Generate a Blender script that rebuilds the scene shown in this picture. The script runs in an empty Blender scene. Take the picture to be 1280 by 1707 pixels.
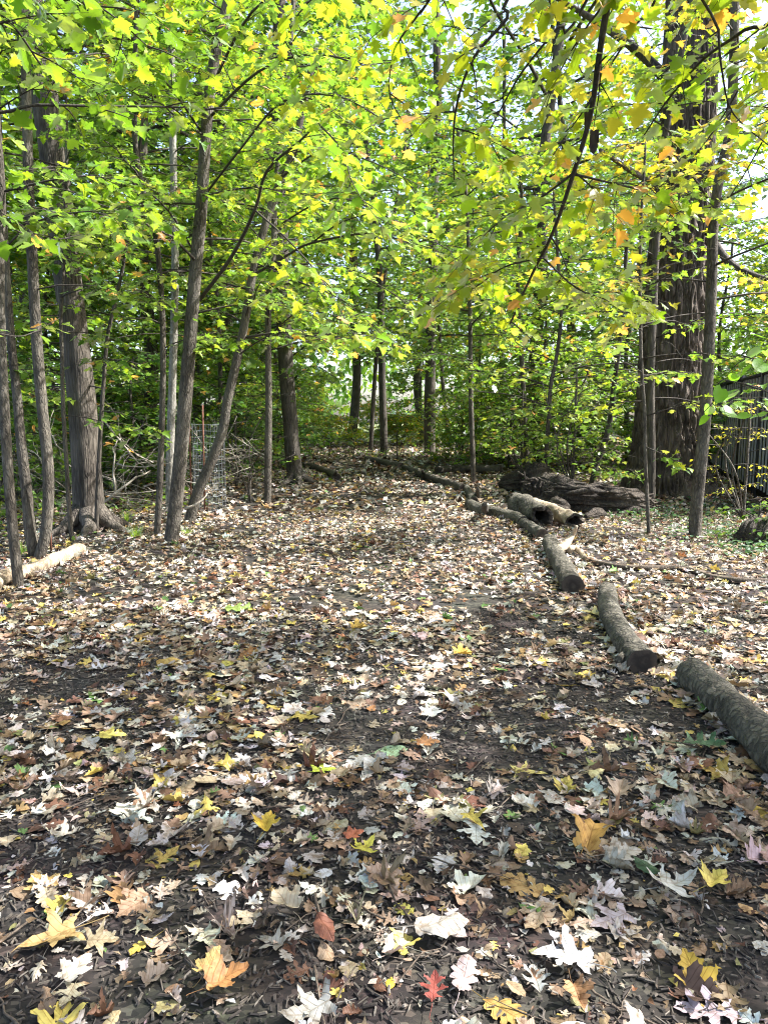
import bpy, math, random
import numpy as np
from mathutils import Vector, Matrix, noise as mnoise
from mathutils.geometry import delaunay_2d_cdt

# ------------------------------------------------------------------ camera, sky, sun, exposure
S = bpy.context.scene
COL = S.collection
R = math.radians
CAM_H = 1.4
PITCH = R(7.55)
FPX = 1233.0
cam = bpy.data.cameras.new('camera')
cam.sensor_fit = 'VERTICAL'; cam.sensor_height = 36.0; cam.sensor_width = 27.0; cam.lens = 26.0
cam.clip_start = 0.05; cam.clip_end = 400.0
co = bpy.data.objects.new('camera', cam); COL.objects.link(co)
co.location = (0, 0, CAM_H); co.rotation_euler = (R(90) - PITCH, 0, 0)
S.camera = co

SUN_AZ, SUN_EL = R(83), R(49)          # azimuth clockwise from +Y (straight ahead)
SUNV = np.array([math.sin(SUN_AZ)*math.cos(SUN_EL), math.cos(SUN_AZ)*math.cos(SUN_EL), math.sin(SUN_EL)])
w = bpy.data.worlds.new('World'); S.world = w; w.use_nodes = True
nt = w.node_tree; bg = nt.nodes['Background']
sky = nt.nodes.new('ShaderNodeTexSky'); sky.sky_type = 'NISHITA'; sky.sun_disc = False
sky.sun_elevation = SUN_EL; sky.sun_rotation = SUN_AZ; sky.dust_density = 3.0; sky.air_density = 0.8; sky.ozone_density = 0.0
nt.links.new(sky.outputs[0], bg.inputs[0]); bg.inputs[1].default_value = 0.15
sl = bpy.data.lights.new('sun', 'SUN'); sl.energy = 3.7; sl.angle = R(0.5); sl.color = (1.0, 0.975, 0.945)
so = bpy.data.objects.new('sun', sl); COL.objects.link(so)
so.rotation_euler = Vector(SUNV).to_track_quat('Z', 'Y').to_euler(); so.location = (20, 6, 20)
S.view_settings.view_transform = 'Standard'; S.view_settings.look = 'None'
S.view_settings.exposure = 1.97; S.view_settings.gamma = 1.0; S.view_settings.use_curve_mapping = False
S.render.engine = 'CYCLES'
cy = S.cycles
cy.max_bounces = 7; cy.diffuse_bounces = 4; cy.glossy_bounces = 2; cy.transmission_bounces = 5; cy.transparent_max_bounces = 4
cy.caustics_reflective = False; cy.caustics_refractive = False
cy.use_denoising = True; cy.filter_width = 1.1

# ------------------------------------------------------------------ pixel <-> world, ground relief
CP, SP = math.cos(PITCH), math.sin(PITCH)
def gz(x, y):
    b = 0.025*math.sin(0.9*x+0.7)*math.cos(0.6*y+0.3) + 0.012*math.sin(2.3*x+1.1*y)
    return b + 0.03*max(0.0, abs(x-0.2*0)-3.0)*0.5*(0.5+0.5*math.sin(0.35*y+x*0.2))*0.5
def gzv(x, y):
    b = 0.025*np.sin(0.9*x+0.7)*np.cos(0.6*y+0.3) + 0.012*np.sin(2.3*x+1.1*y)
    return b + 0.03*np.maximum(0.0, np.abs(x)-3.0)*0.5*(0.5+0.5*np.sin(0.35*y+x*0.2))*0.5
def at(px, py, Y):
    a = (px-640.0)/FPX; b = -(py-853.5)/FPX
    d = (a, b*SP+CP, b*CP-SP)
    t = Y/d[1]
    return Vector((d[0]*t, Y, CAM_H+d[2]*t))
def ground(px, py):
    a = (px-640.0)/FPX; b = -(py-853.5)/FPX
    d = (a, b*SP+CP, b*CP-SP)
    z = 0.0
    for _ in range(6):
        t = (CAM_H-z)/(-d[2])
        z = gz(d[0]*t, d[1]*t)
    return Vector((d[0]*t, d[1]*t, z))
def zc_of(p):
    return p[1]*CP-(p[2]-CAM_H)*SP
def proj(P):
    P = np.asarray(P, dtype=float)
    zc = P[:,1]*CP-(P[:,2]-CAM_H)*SP
    yc = P[:,1]*SP+(P[:,2]-CAM_H)*CP
    zz = np.where(zc > 0.05, zc, 0.05)
    return 640+FPX*P[:,0]/zz, 853.5-FPX*yc/zz, zc

# ------------------------------------------------------------------ materials
def newmat(name):
    m = bpy.data.materials.new(name); m.use_nodes = True
    n = m.node_tree; n.nodes.clear()
    return m, n, n.nodes, n.links
def N(nodes, t, **kw):
    n = nodes.new(t)
    for k, v in kw.items():
        setattr(n, k, v)
    return n
def ramp(nodes, stops):
    r = nodes.new('ShaderNodeValToRGB')
    el = r.color_ramp.elements
    while len(el) < len(stops): el.new(0.5)
    for e, (p, c) in zip(el, stops):
        e.position = p; e.color = (c[0], c[1], c[2], 1)
    return r
def bark_mat(name, dark, mid, light, scale=1.0, zs=0.14, bump=0.6, patch=None):
    m, n, nd, lk = newmat(name)
    out = N(nd, 'ShaderNodeOutputMaterial'); bs = N(nd, 'ShaderNodeBsdfPrincipled')
    bs.inputs['Roughness'].default_value = 0.85
    tc = N(nd, 'ShaderNodeTexCoord'); mp = N(nd, 'ShaderNodeMapping')
    mp.inputs['Scale'].default_value = (18*scale, 18*scale, 18*scale*zs)
    lk.new(tc.outputs['Object'], mp.inputs[0])
    n1 = N(nd, 'ShaderNodeTexNoise'); n1.inputs['Scale'].default_value = 1.6; n1.inputs['Detail'].default_value = 6; n1.inputs['Distortion'].default_value = 0.7
    lk.new(mp.outputs[0], n1.inputs[0])
    vo = N(nd, 'ShaderNodeTexVoronoi'); vo.feature = 'DISTANCE_TO_EDGE'; vo.inputs['Scale'].default_value = 1.5
    mixv = N(nd, 'ShaderNodeVectorMath'); mixv.operation = 'ADD'
    lk.new(mp.outputs[0], mixv.inputs[0]); lk.new(n1.outputs['Color'], mixv.inputs[1]); lk.new(mixv.outputs[0], vo.inputs['Vector'])
    mr = N(nd, 'ShaderNodeMapRange'); mr.inputs[1].default_value = 0.0; mr.inputs[2].default_value = 0.22
    lk.new(vo.outputs['Distance'], mr.inputs[0])
    rp = ramp(nd, [(0.25, dark), (0.5, mid), (0.75, light)])
    lk.new(n1.outputs['Fac'], rp.inputs[0])
    mx = N(nd, 'ShaderNodeMix', data_type='RGBA', blend_type='MULTIPLY'); mx.inputs[0].default_value = 0.75
    lk.new(rp.outputs[0], mx.inputs[6])
    gr = ramp(nd, [(0.0, (0.25, 0.23, 0.2)), (1.0, (1, 1, 1))]); lk.new(mr.outputs[0], gr.inputs[0]); lk.new(gr.outputs[0], mx.inputs[7])
    n2 = N(nd, 'ShaderNodeTexNoise'); n2.inputs['Scale'].default_value = 2.2; n2.inputs['Detail'].default_value = 3
    lk.new(tc.outputs['Object'], n2.inputs[0])
    r2 = ramp(nd, [(0.4, (0, 0, 0)), (0.68, (1, 1, 1))]); lk.new(n2.outputs['Fac'], r2.inputs[0])
    m3 = N(nd, 'ShaderNodeMix', data_type='RGBA'); lk.new(mx.outputs[2], m3.inputs[6])
    m3.inputs[7].default_value = (*(patch or [c*1.25 for c in light]), 1)
    f = N(nd, 'ShaderNodeMath', operation='MULTIPLY'); f.inputs[1].default_value = 0.45
    lk.new(r2.outputs[0], f.inputs[0]); lk.new(f.outputs[0], m3.inputs[0])
    lk.new(m3.outputs[2], bs.inputs['Base Color'])
    ad = N(nd, 'ShaderNodeMath', operation='ADD'); lk.new(mr.outputs[0], ad.inputs[0]); lk.new(n1.outputs['Fac'], ad.inputs[1])
    bp = N(nd, 'ShaderNodeBump'); bp.inputs['Strength'].default_value = bump; bp.inputs['Distance'].default_value = 0.012/scale
    lk.new(ad.outputs[0], bp.inputs['Height']); lk.new(bp.outputs[0], bs.inputs['Normal'])
    lk.new(bs.outputs[0], out.inputs[0])
    return m
M = {}
M['bark_sap'] = bark_mat('bark_sapling', (0.027,0.022,0.017), (0.083,0.068,0.051), (0.17,0.145,0.11), 1.3, 0.3, 0.9, (0.25,0.23,0.19))
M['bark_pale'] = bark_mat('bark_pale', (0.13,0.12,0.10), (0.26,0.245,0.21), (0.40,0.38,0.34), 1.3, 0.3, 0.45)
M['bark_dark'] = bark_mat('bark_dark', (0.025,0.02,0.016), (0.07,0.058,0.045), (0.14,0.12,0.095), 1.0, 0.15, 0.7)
M['bark_big'] = bark_mat('bark_big', (0.022,0.017,0.013), (0.075,0.06,0.047), (0.18,0.155,0.125), 1.1, 0.12, 1.0)
M['bark_oak'] = bark_mat('bark_oak', (0.04,0.028,0.02), (0.10,0.075,0.055), (0.20,0.16,0.125), 0.9, 0.09, 1.0)
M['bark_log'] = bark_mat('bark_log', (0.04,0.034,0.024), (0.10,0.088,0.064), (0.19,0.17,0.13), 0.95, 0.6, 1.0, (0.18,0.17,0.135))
M['twig'] = bark_mat('bark_twig', (0.02,0.016,0.012), (0.045,0.036,0.028), (0.09,0.075,0.06), 2.0, 0.4, 0.3)
M['dead'] = bark_mat('dead_wood_pale', (0.22,0.19,0.15), (0.38,0.34,0.28), (0.52,0.47,0.40), 2.0, 0.3, 0.3)
M['drift'] = bark_mat('bare_log_wood', (0.20,0.14,0.09), (0.36,0.28,0.19), (0.48,0.39,0.28), 1.2, 0.3, 0.5)
M['rotten'] = bark_mat('rotten_wood', (0.012,0.009,0.007), (0.045,0.034,0.025), (0.14,0.112,0.085), 1.1, 0.6, 1.0)
M['brown'] = bark_mat('stick_brown', (0.03,0.02,0.014), (0.09,0.065,0.045), (0.17,0.13,0.095), 2.0, 0.4, 0.4)

def simple_mat(name, col, rough=0.7, metal=0.0, var=0.3, sc=6.0):
    m, n, nd, lk = newmat(name)
    out = N(nd, 'ShaderNodeOutputMaterial'); bs = N(nd, 'ShaderNodeBsdfPrincipled')
    bs.inputs['Roughness'].default_value = rough; bs.inputs['Metallic'].default_value = metal
    tc = N(nd, 'ShaderNodeTexCoord'); no = N(nd, 'ShaderNodeTexNoise'); no.inputs['Scale'].default_value = sc; no.inputs['Detail'].default_value = 5
    lk.new(tc.outputs['Object'], no.inputs[0])
    rp = ramp(nd, [(0.3, [c*(1-var) for c in col]), (0.7, [c*(1+var) for c in col])]); lk.new(no.outputs['Fac'], rp.inputs[0])
    lk.new(rp.outputs[0], bs.inputs['Base Color'])
    bp = N(nd, 'ShaderNodeBump'); bp.inputs['Strength'].default_value = 0.3; bp.inputs['Distance'].default_value = 0.01
    lk.new(no.outputs['Fac'], bp.inputs['Height']); lk.new(bp.outputs[0], bs.inputs['Normal'])
    lk.new(bs.outputs[0], out.inputs[0])
    return m
M['fence_dark'] = simple_mat('fence_dark', (0.055,0.056,0.06), 0.95); M['fence_dark'].node_tree.nodes['Principled BSDF'].inputs['Specular IOR Level'].default_value = 0.05
M['fence_slat'] = simple_mat('fence_slat', (0.30,0.305,0.32), 0.5, 0.0, 0.25, 3.0)
M['rust'] = simple_mat('rusty_steel', (0.12,0.045,0.025), 0.8, 0.0, 0.4, 20)
M['wire'] = simple_mat('galvanised_wire', (0.35,0.38,0.40), 0.4, 0.7, 0.2, 20)

def ringed_wood():
    m, n, nd, lk = newmat('cut_wood')
    out = N(nd, 'ShaderNodeOutputMaterial'); bs = N(nd, 'ShaderNodeBsdfPrincipled'); bs.inputs['Roughness'].default_value = 0.9
    at_ = N(nd, 'ShaderNodeAttribute', attribute_name='ring')
    no = N(nd, 'ShaderNodeTexNoise'); no.inputs['Scale'].default_value = 30
    tc = N(nd, 'ShaderNodeTexCoord'); lk.new(tc.outputs['Object'], no.inputs[0])
    ma = N(nd, 'ShaderNodeMath', operation='MULTIPLY_ADD'); ma.inputs[1].default_value = 70.0
    lk.new(at_.outputs['Fac'], ma.inputs[0]); 
    m2 = N(nd, 'ShaderNodeMath', operation='MULTIPLY'); m2.inputs[1].default_value = 5.0; lk.new(no.outputs['Fac'], m2.inputs[0]); lk.new(m2.outputs[0], ma.inputs[2])
    sn = N(nd, 'ShaderNodeMath', operation='SINE'); lk.new(ma.outputs[0], sn.inputs[0])
    mr = N(nd, 'ShaderNodeMapRange'); mr.inputs[1].default_value = -1; lk.new(sn.outputs[0], mr.inputs[0])
    rp = ramp(nd, [(0.0, (0.022,0.016,0.012)), (1.0, (0.06,0.045,0.034))]); lk.new(mr.outputs[0], rp.inputs[0])
    lk.new(rp.outputs[0], bs.inputs['Base Color'])
    bp = N(nd, 'ShaderNodeBump'); bp.inputs['Strength'].default_value = 0.4; bp.inputs['Distance'].default_value = 0.004
    lk.new(mr.outputs[0], bp.inputs['Height']); lk.new(bp.outputs[0], bs.inputs['Normal'])
    lk.new(bs.outputs[0], out.inputs[0]); return m
M['cut'] = ringed_wood()

def leaf_mat():
    m, n, nd, lk = newmat('green_leaf')
    out = N(nd, 'ShaderNodeOutputMaterial')
    a = N(nd, 'ShaderNodeAttribute', attribute_name='col')
    di = N(nd, 'ShaderNodeBsdfDiffuse'); tr = N(nd, 'ShaderNodeBsdfTranslucent'); gl = N(nd, 'ShaderNodeBsdfGlossy'); gl.inputs['Roughness'].default_value = 0.38
    gl.inputs['Color'].default_value = (0.9, 0.95, 1.0, 1)
    lk.new(a.outputs['Color'], di.inputs[0])
    mu = N(nd, 'ShaderNodeMix', data_type='RGBA', blend_type='MULTIPLY'); mu.inputs[0].default_value = 1.0; mu.clamp_result = False
    mu.inputs[7].default_value = (2.05, 2.0, 0.8, 1)
    lk.new(a.outputs['Color'], mu.inputs[6]); lk.new(mu.outputs[2], tr.inputs[0])
    ad = N(nd, 'ShaderNodeAddShader'); lk.new(di.outputs[0], ad.inputs[0]); lk.new(tr.outputs[0], ad.inputs[1])
    fr = N(nd, 'ShaderNodeFresnel'); fr.inputs[0].default_value = 1.38
    fm = N(nd, 'ShaderNodeMath', operation='MULTIPLY'); fm.inputs[1].default_value = 0.4; lk.new(fr.outputs[0], fm.inputs[0])
    mx = N(nd, 'ShaderNodeMixShader'); lk.new(fm.outputs[0], mx.inputs[0]); lk.new(ad.outputs[0], mx.inputs[1]); lk.new(gl.outputs[0], mx.inputs[2])
    lk.new(mx.outputs[0], out.inputs[0]); return m
M['leaf'] = leaf_mat()

def litter_mat(name, veins):
    m, n, nd, lk = newmat(name)
    out = N(nd, 'ShaderNodeOutputMaterial'); bs = N(nd, 'ShaderNodeBsdfPrincipled')
    bs.inputs['Roughness'].default_value = 0.6
    bs.inputs['Specular IOR Level'].default_value = 0.35
    a = N(nd, 'ShaderNodeAttribute', attribute_name='col')
    tc = N(nd, 'ShaderNodeTexCoord')
    no = N(nd, 'ShaderNodeTexNoise'); no.inputs['Scale'].default_value = 38; no.inputs['Detail'].default_value = 4
    lk.new(tc.outputs['Object'], no.inputs[0])
    rp = ramp(nd, [(0.32, (0.5, 0.42, 0.33)), (0.5, (0.95, 0.93, 0.9)), (0.7, (1.1, 1.1, 1.1))]); lk.new(no.outputs['Fac'], rp.inputs[0])
    mu = N(nd, 'ShaderNodeMix', data_type='RGBA', blend_type='MULTIPLY'); mu.inputs[0].default_value = 1.0
    lk.new(a.outputs['Color'], mu.inputs[6]); lk.new(rp.outputs[0], mu.inputs[7])
    colout = mu.outputs[2]
    if veins:
        uv = N(nd, 'ShaderNodeAttribute', attribute_name='luv'); sx = N(nd, 'ShaderNodeSeparateXYZ'); lk.new(uv.outputs['Vector'], sx.inputs[0])
        ab = N(nd, 'ShaderNodeMath', operation='ABSOLUTE'); lk.new(sx.outputs[0], ab.inputs[0])
        c1 = N(nd, 'ShaderNodeMath', operation='MULTIPLY_ADD'); c1.inputs[1].default_value = -0.75; lk.new(ab.outputs[0], c1.inputs[0]); lk.new(sx.outputs[1], c1.inputs[2])
        c2 = N(nd, 'ShaderNodeMath', operation='MULTIPLY'); c2.inputs[1].default_value = 6.5; lk.new(c1.outputs[0], c2.inputs[0])
        c3 = N(nd, 'ShaderNodeMath', operation='FRACT'); lk.new(c2.outputs[0], c3.inputs[0])
        c4 = N(nd, 'ShaderNodeMath', operation='SUBTRACT'); c4.inputs[1].default_value = 0.5; lk.new(c3.outputs[0], c4.inputs[0])
        c5 = N(nd, 'ShaderNodeMath', operation='ABSOLUTE'); lk.new(c4.outputs[0], c5.inputs[0])
        c6 = N(nd, 'ShaderNodeMath', operation='MULTIPLY'); c6.inputs[1].default_value = 0.22; lk.new(c5.outputs[0], c6.inputs[0])
        mn = N(nd, 'ShaderNodeMath', operation='MINIMUM'); lk.new(c6.outputs[0], mn.inputs[0]); lk.new(ab.outputs[0], mn.inputs[1])
        mr = N(nd, 'ShaderNodeMapRange'); mr.inputs[1].default_value = 0.006; mr.inputs[2].default_value = 0.022; mr.inputs[3].default_value = 1; mr.inputs[4].default_value = 0
        lk.new(mn.outputs[0], mr.inputs[0])
        m4 = N(nd, 'ShaderNodeMix', data_type='RGBA', blend_type='MULTIPLY'); lk.new(colout, m4.inputs[6]); m4.inputs[7].default_value = (0.72, 0.62, 0.5, 1)
        f = N(nd, 'ShaderNodeMath', operation='MULTIPLY'); f.inputs[1].default_value = 0.7; lk.new(mr.outputs[0], f.inputs[0]); lk.new(f.outputs[0], m4.inputs[0])
        colout = m4.outputs[2]
        bp = N(nd, 'ShaderNodeBump'); bp.inputs['Strength'].default_value = 0.5; bp.inputs['Distance'].default_value = 0.002; bp.invert = True
        ad2 = N(nd, 'ShaderNodeMath', operation='ADD'); lk.new(mr.outputs[0], ad2.inputs[0]); lk.new(no.outputs['Fac'], ad2.inputs[1])
        lk.new(ad2.outputs[0], bp.inputs['Height']); lk.new(bp.outputs[0], bs.inputs['Normal'])
    lk.new(colout, bs.inputs['Base Color'])
    tr = N(nd, 'ShaderNodeBsdfTranslucent'); lk.new(colout, tr.inputs[0])
    mx = N(nd, 'ShaderNodeMixShader'); mx.inputs[0].default_value = 0.15
    lk.new(bs.outputs[0], mx.inputs[1]); lk.new(tr.outputs[0], mx.inputs[2]); lk.new(mx.outputs[0], out.inputs[0])
    return m
M['litter'] = litter_mat('dry_leaf', False)
M['litter_v'] = litter_mat('dry_leaf_veined', True)

def chip_mat():
    m, n, nd, lk = newmat('mulch_chip')
    out = N(nd, 'ShaderNodeOutputMaterial'); bs = N(nd, 'ShaderNodeBsdfPrincipled'); bs.inputs['Roughness'].default_value = 0.8
    a = N(nd, 'ShaderNodeAttribute', attribute_name='col'); tc = N(nd, 'ShaderNodeTexCoord')
    no = N(nd, 'ShaderNodeTexNoise'); no.inputs['Scale'].default_value = 90; lk.new(tc.outputs['Object'], no.inputs[0])
    rp = ramp(nd, [(0.3, (0.5,0.5,0.5)), (0.7, (1.2,1.2,1.2))]); lk.new(no.outputs['Fac'], rp.inputs[0])
    mu = N(nd, 'ShaderNodeMix', data_type='RGBA', blend_type='MULTIPLY'); mu.inputs[0].default_value = 1.0
    lk.new(a.outputs['Color'], mu.inputs[6]); lk.new(rp.outputs[0], mu.inputs[7]); lk.new(mu.outputs[2], bs.inputs['Base Color'])
    lk.new(bs.outputs[0], out.inputs[0]); return m
M['chip'] = chip_mat()

def soil_mat(name, pale):
    m, n, nd, lk = newmat(name)
    out = N(nd, 'ShaderNodeOutputMaterial'); bs = N(nd, 'ShaderNodeBsdfPrincipled'); bs.inputs['Roughness'].default_value = 0.95
    tc = N(nd, 'ShaderNodeTexCoord')
    v = N(nd, 'ShaderNodeTexVoronoi'); v.inputs['Scale'].default_value = 42; v.inputs['Randomness'].default_value = 1
    mp = N(nd, 'ShaderNodeMapping'); mp.inputs['Scale'].default_value = (1, 1.8, 1); mp.inputs['Rotation'].default_value = (0, 0, 0.6)
    lk.new(tc.outputs['Object'], mp.inputs[0]); lk.new(mp.outputs[0], v.inputs['Vector'])
    sx = N(nd, 'ShaderNodeSeparateColor'); lk.new(v.outputs['Color'], sx.inputs[0])
    rp = ramp(nd, [(0.0, (0.012,0.009,0.007)), (0.6, (0.035,0.027,0.021)), (0.9, (0.085,0.066,0.05)), (1.0, pale)])
    lk.new(sx.outputs[0], rp.inputs[0])
    no = N(nd, 'ShaderNodeTexNoise'); no.inputs['Scale'].default_value = 3; no.inputs['Detail'].default_value = 8; lk.new(tc.outputs['Object'], no.inputs[0])
    mu = N(nd, 'ShaderNodeMix', data_type='RGBA', blend_type='MULTIPLY'); mu.inputs[0].default_value = 0.7
    lk.new(rp.outputs[0], mu.inputs[6]); lk.new(no.outputs['Color'], mu.inputs[7]); lk.new(mu.outputs[2], bs.inputs['Base Color'])
    bp = N(nd, 'ShaderNodeBump'); bp.inputs['Strength'].default_value = 0.8; bp.inputs['Distance'].default_value = 0.012
    lk.new(sx.outputs[1], bp.inputs['Height']); lk.new(bp.outputs[0], bs.inputs['Normal'])
    lk.new(bs.outputs[0], out.inputs[0]); return m
M['soil'] = soil_mat('forest_floor', (0.16,0.12,0.085))
M['mulch'] = soil_mat('mulch_path', (0.11,0.09,0.07))

# ------------------------------------------------------------------ mesh building
class Buf:
    def __init__(self): self.v = []; self.f = []; self.c = []; self.u = []; self.r = []; self.n = 0
    def add(self, v, f, col=None, uv=None):
        v = np.asarray(v, dtype=np.float32); f = np.asarray(f, dtype=np.int32)
        self.v.append(v); self.f.append(f+self.n); self.n += len(v)
        if col is not None: self.c.append(np.broadcast_to(np.asarray(col, np.float32), (len(v), 3)))
        if uv is not None: self.u.append(np.asarray(uv, np.float32))
    def tris(self): return sum(len(f) for f in self.f)
    def mesh(self, name, mat, smooth=True, offset=(0,0,0)):
        me = bpy.data.meshes.new(name)
        if not self.v: return me
        v = np.concatenate(self.v) - np.asarray(offset, np.float32); f = np.concatenate(self.f)
        me.vertices.add(len(v)); me.vertices.foreach_set('co', v.ravel())
        me.loops.add(f.size); me.loops.foreach_set('vertex_index', f.ravel())
        me.polygons.add(len(f)); me.polygons.foreach_set('loop_start', np.arange(0, f.size, 3, dtype=np.int32))
        me.polygons.foreach_set('use_smooth', np.full(len(f), smooth))
        if self.c:
            a = me.attributes.new('col', 'FLOAT_COLOR', 'POINT'); c = np.concatenate(self.c)
            a.data.foreach_set('color', np.concatenate([c, np.ones((len(c),1), np.float32)], 1).ravel())
        if self.u:
            a = me.attributes.new('luv', 'FLOAT_VECTOR', 'POINT'); a.data.foreach_set('vector', np.concatenate(self.u).ravel())
        if self.r:
            a = me.attributes.new('ring', 'FLOAT', 'POINT'); a.data.foreach_set('value', np.concatenate(self.r).astype(np.float32))
        me.update(calc_edges=True); me.materials.append(mat)
        return me
    def obj(self, name, mat, parent=None, smooth=True, loc=None, kind=None):
        off = parent.location if parent is not None and loc is None else (loc or (0,0,0))
        o = bpy.data.objects.new(name, self.mesh(name, mat, smooth, tuple(off))); COL.objects.link(o)
        if parent is not None: o.parent = parent
        elif loc is not None: o.location = loc
        if kind: o['kind'] = kind
        return o
def tag(o, label=None, cat=None, group=None, kind=None):
    if label: o['label'] = label
    if cat: o['category'] = cat
    if group: o['group'] = group
    if kind: o['kind'] = kind
    return o
def empty(name, loc, label, cat, group=None):
    o = bpy.data.objects.new(name, None); COL.objects.link(o); o.location = loc; o.empty_display_size = 0.2
    return tag(o, label, cat, group)
def sub(o, parent, ppos):                   # parent an object (world mesh offset already parent's) under a part
    o.parent = parent; return o

def catmull(P, k):
    P = [np.asarray(p, float) for p in P]
    if len(P) < 3: 
        return [P[0]*(1-t)+P[-1]*t for t in np.linspace(0, 1, k*(len(P)-1)+1)]
    out = []
    Q = [2*P[0]-P[1]] + P + [2*P[-1]-P[-2]]
    for i in range(1, len(Q)-2):
        a, b, c, d = Q[i-1], Q[i], Q[i+1], Q[i+2]
        for j in range(k):
            t = j/k
            out.append(0.5*((2*b)+(-a+c)*t+(2*a-5*b+4*c-d)*t*t+(-a+3*b-3*c+d)*t**3))
    out.append(P[-1]); return out
def tube(buf, pts, rad, sides=6, fn=None, cap=True):
    P = np.asarray(pts, float); n = len(P)
    T = np.gradient(P, axis=0); T /= np.linalg.norm(T, axis=1)[:, None]+1e-9
    ref = np.array([0, 0, 1.0]) if abs(T[0][2]) < 0.9 else np.array([1.0, 0, 0])
    u = np.cross(T[0], ref); u /= np.linalg.norm(u)
    ang = np.linspace(0, 2*math.pi, sides, endpoint=False)
    V = np.empty((n, sides, 3))
    ca, sa = np.cos(ang)[:, None], np.sin(ang)[:, None]
    for i in range(n):
        u = u-T[i]*np.dot(u, T[i]); u /= np.linalg.norm(u)+1e-9
        w_ = np.cross(T[i], u)
        r = rad[i] if fn is None else rad[i]*fn(i, n, ang)[:, None]
        V[i] = P[i]+(u*ca+w_*sa)*r
    i0 = np.arange(n-1)[:, None]*sides; j = np.arange(sides)[None, :]; j2 = (j+1) % sides
    a, b, c, d = i0+j, i0+j2, i0+sides+j2, i0+sides+j
    F = np.concatenate([np.stack([a, b, c], -1).reshape(-1, 3), np.stack([a, c, d], -1).reshape(-1, 3)])
    V = V.reshape(-1, 3)
    if cap:
        k = len(V); V = np.concatenate([V, P[-1:], P[:1]])
        js = np.arange(sides); e = (n-1)*sides
        F = np.concatenate([F, np.stack([e+js, e+(js+1) % sides, np.full(sides, k)], -1), np.stack([(js+1) % sides, js, np.full(sides, k+1)], -1)])
    buf.add(V, F)
    return V
def box(buf, c, sx, sy, sz, ax=(1,0,0), ay=(0,1,0), az=(0,0,1)):
    c = np.asarray(c, float); ax, ay, az = (np.asarray(q, float) for q in (ax, ay, az))
    v = [c+ax*sx*i/2+ay*sy*j/2+az*sz*k/2 for k in (-1,1) for j in (-1,1) for i in (-1,1)]
    f = [(0,2,1),(1,2,3),(4,5,6),(5,7,6),(0,1,4),(1,5,4),(2,6,3),(3,6,7),(0,4,2),(2,4,6),(1,3,5),(3,7,5)]
    buf.add(v, f)

# ------------------------------------------------------------------ leaf shapes (base at origin, tip along +y, length about 1)
def mirror(h): return h + [(-x, y) for x, y in reversed(h) if abs(x) > 1e-6]
MAPLE = mirror([(0,0),(.11,-.06),(.22,-.03),(.36,-.06),(.33,.03),(.35,.10),(.25,.16),(.40,.19),(.43,.27),(.60,.40),(.53,.43),(.52,.50),(.40,.47),(.25,.49),(.26,.58),(.34,.65),(.23,.70),(.19,.80),(.08,.88),(0,1.0)])
MAPLE_S = mirror([(0,0),(.37,-.04),(.25,.16),(.60,.42),(.25,.48),(.27,.66),(0,1.0)])
MAPLE_T = mirror([(0,0),(.37,.0),(.58,.43),(.25,.5),(0,1.0)])
SILVER = mirror([(0,0),(.10,-.04),(.30,-.10),(.42,-.02),(.26,.08),(.14,.20),(.24,.25),(.40,.30),(.44,.40),(.62,.50),(.50,.55),(.38,.50),(.28,.53),(.12,.44),(.15,.60),(.27,.68),(.17,.74),(.13,.84),(0,1.06)])
OAK = mirror([(0,0),(.03,.05),(.09,.12),(.24,.17),(.28,.13),(.22,.24),(.08,.30),(.12,.38),(.36,.44),(.42,.52),(.30,.56),(.10,.53),(.12,.62),(.30,.72),(.31,.80),(.19,.79),(.10,.77),(.11,.88),(.05,.97),(0,1.0)])
OAK_W = mirror([(0,0),(.03,.05),(.10,.13),(.22,.20),(.21,.27),(.13,.31),(.28,.38),(.33,.46),(.29,.51),(.17,.51),(.30,.60),(.34,.68),(.28,.73),(.17,.71),(.22,.82),(.19,.91),(.09,.97),(0,1.0)])
STAR = mirror([(0,0),(.14,-.02),(.40,-.12),(.25,.10),(.17,.19),(.36,.27),(.66,.44),(.36,.43),(.15,.43),(.12,.68),(0,1.05)])
BEECH = mirror([(0,0),(.12,.08),(.24,.24),(.30,.42),(.28,.58),(.20,.76),(.09,.92),(0,1.0)])
FRAG = mirror([(0,0),(.22,.05),(.16,.2),(.38,.3),(.30,.52),(.12,.5),(.14,.66),(0,.7)])
KITE = mirror([(0,0),(.30,.38),(0,1.0)])
ROUND = mirror([(0,0.03),(.2,-.05),(.40,.10),(.46,.36),(.36,.64),(.17,.86),(0,1.0)])
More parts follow.
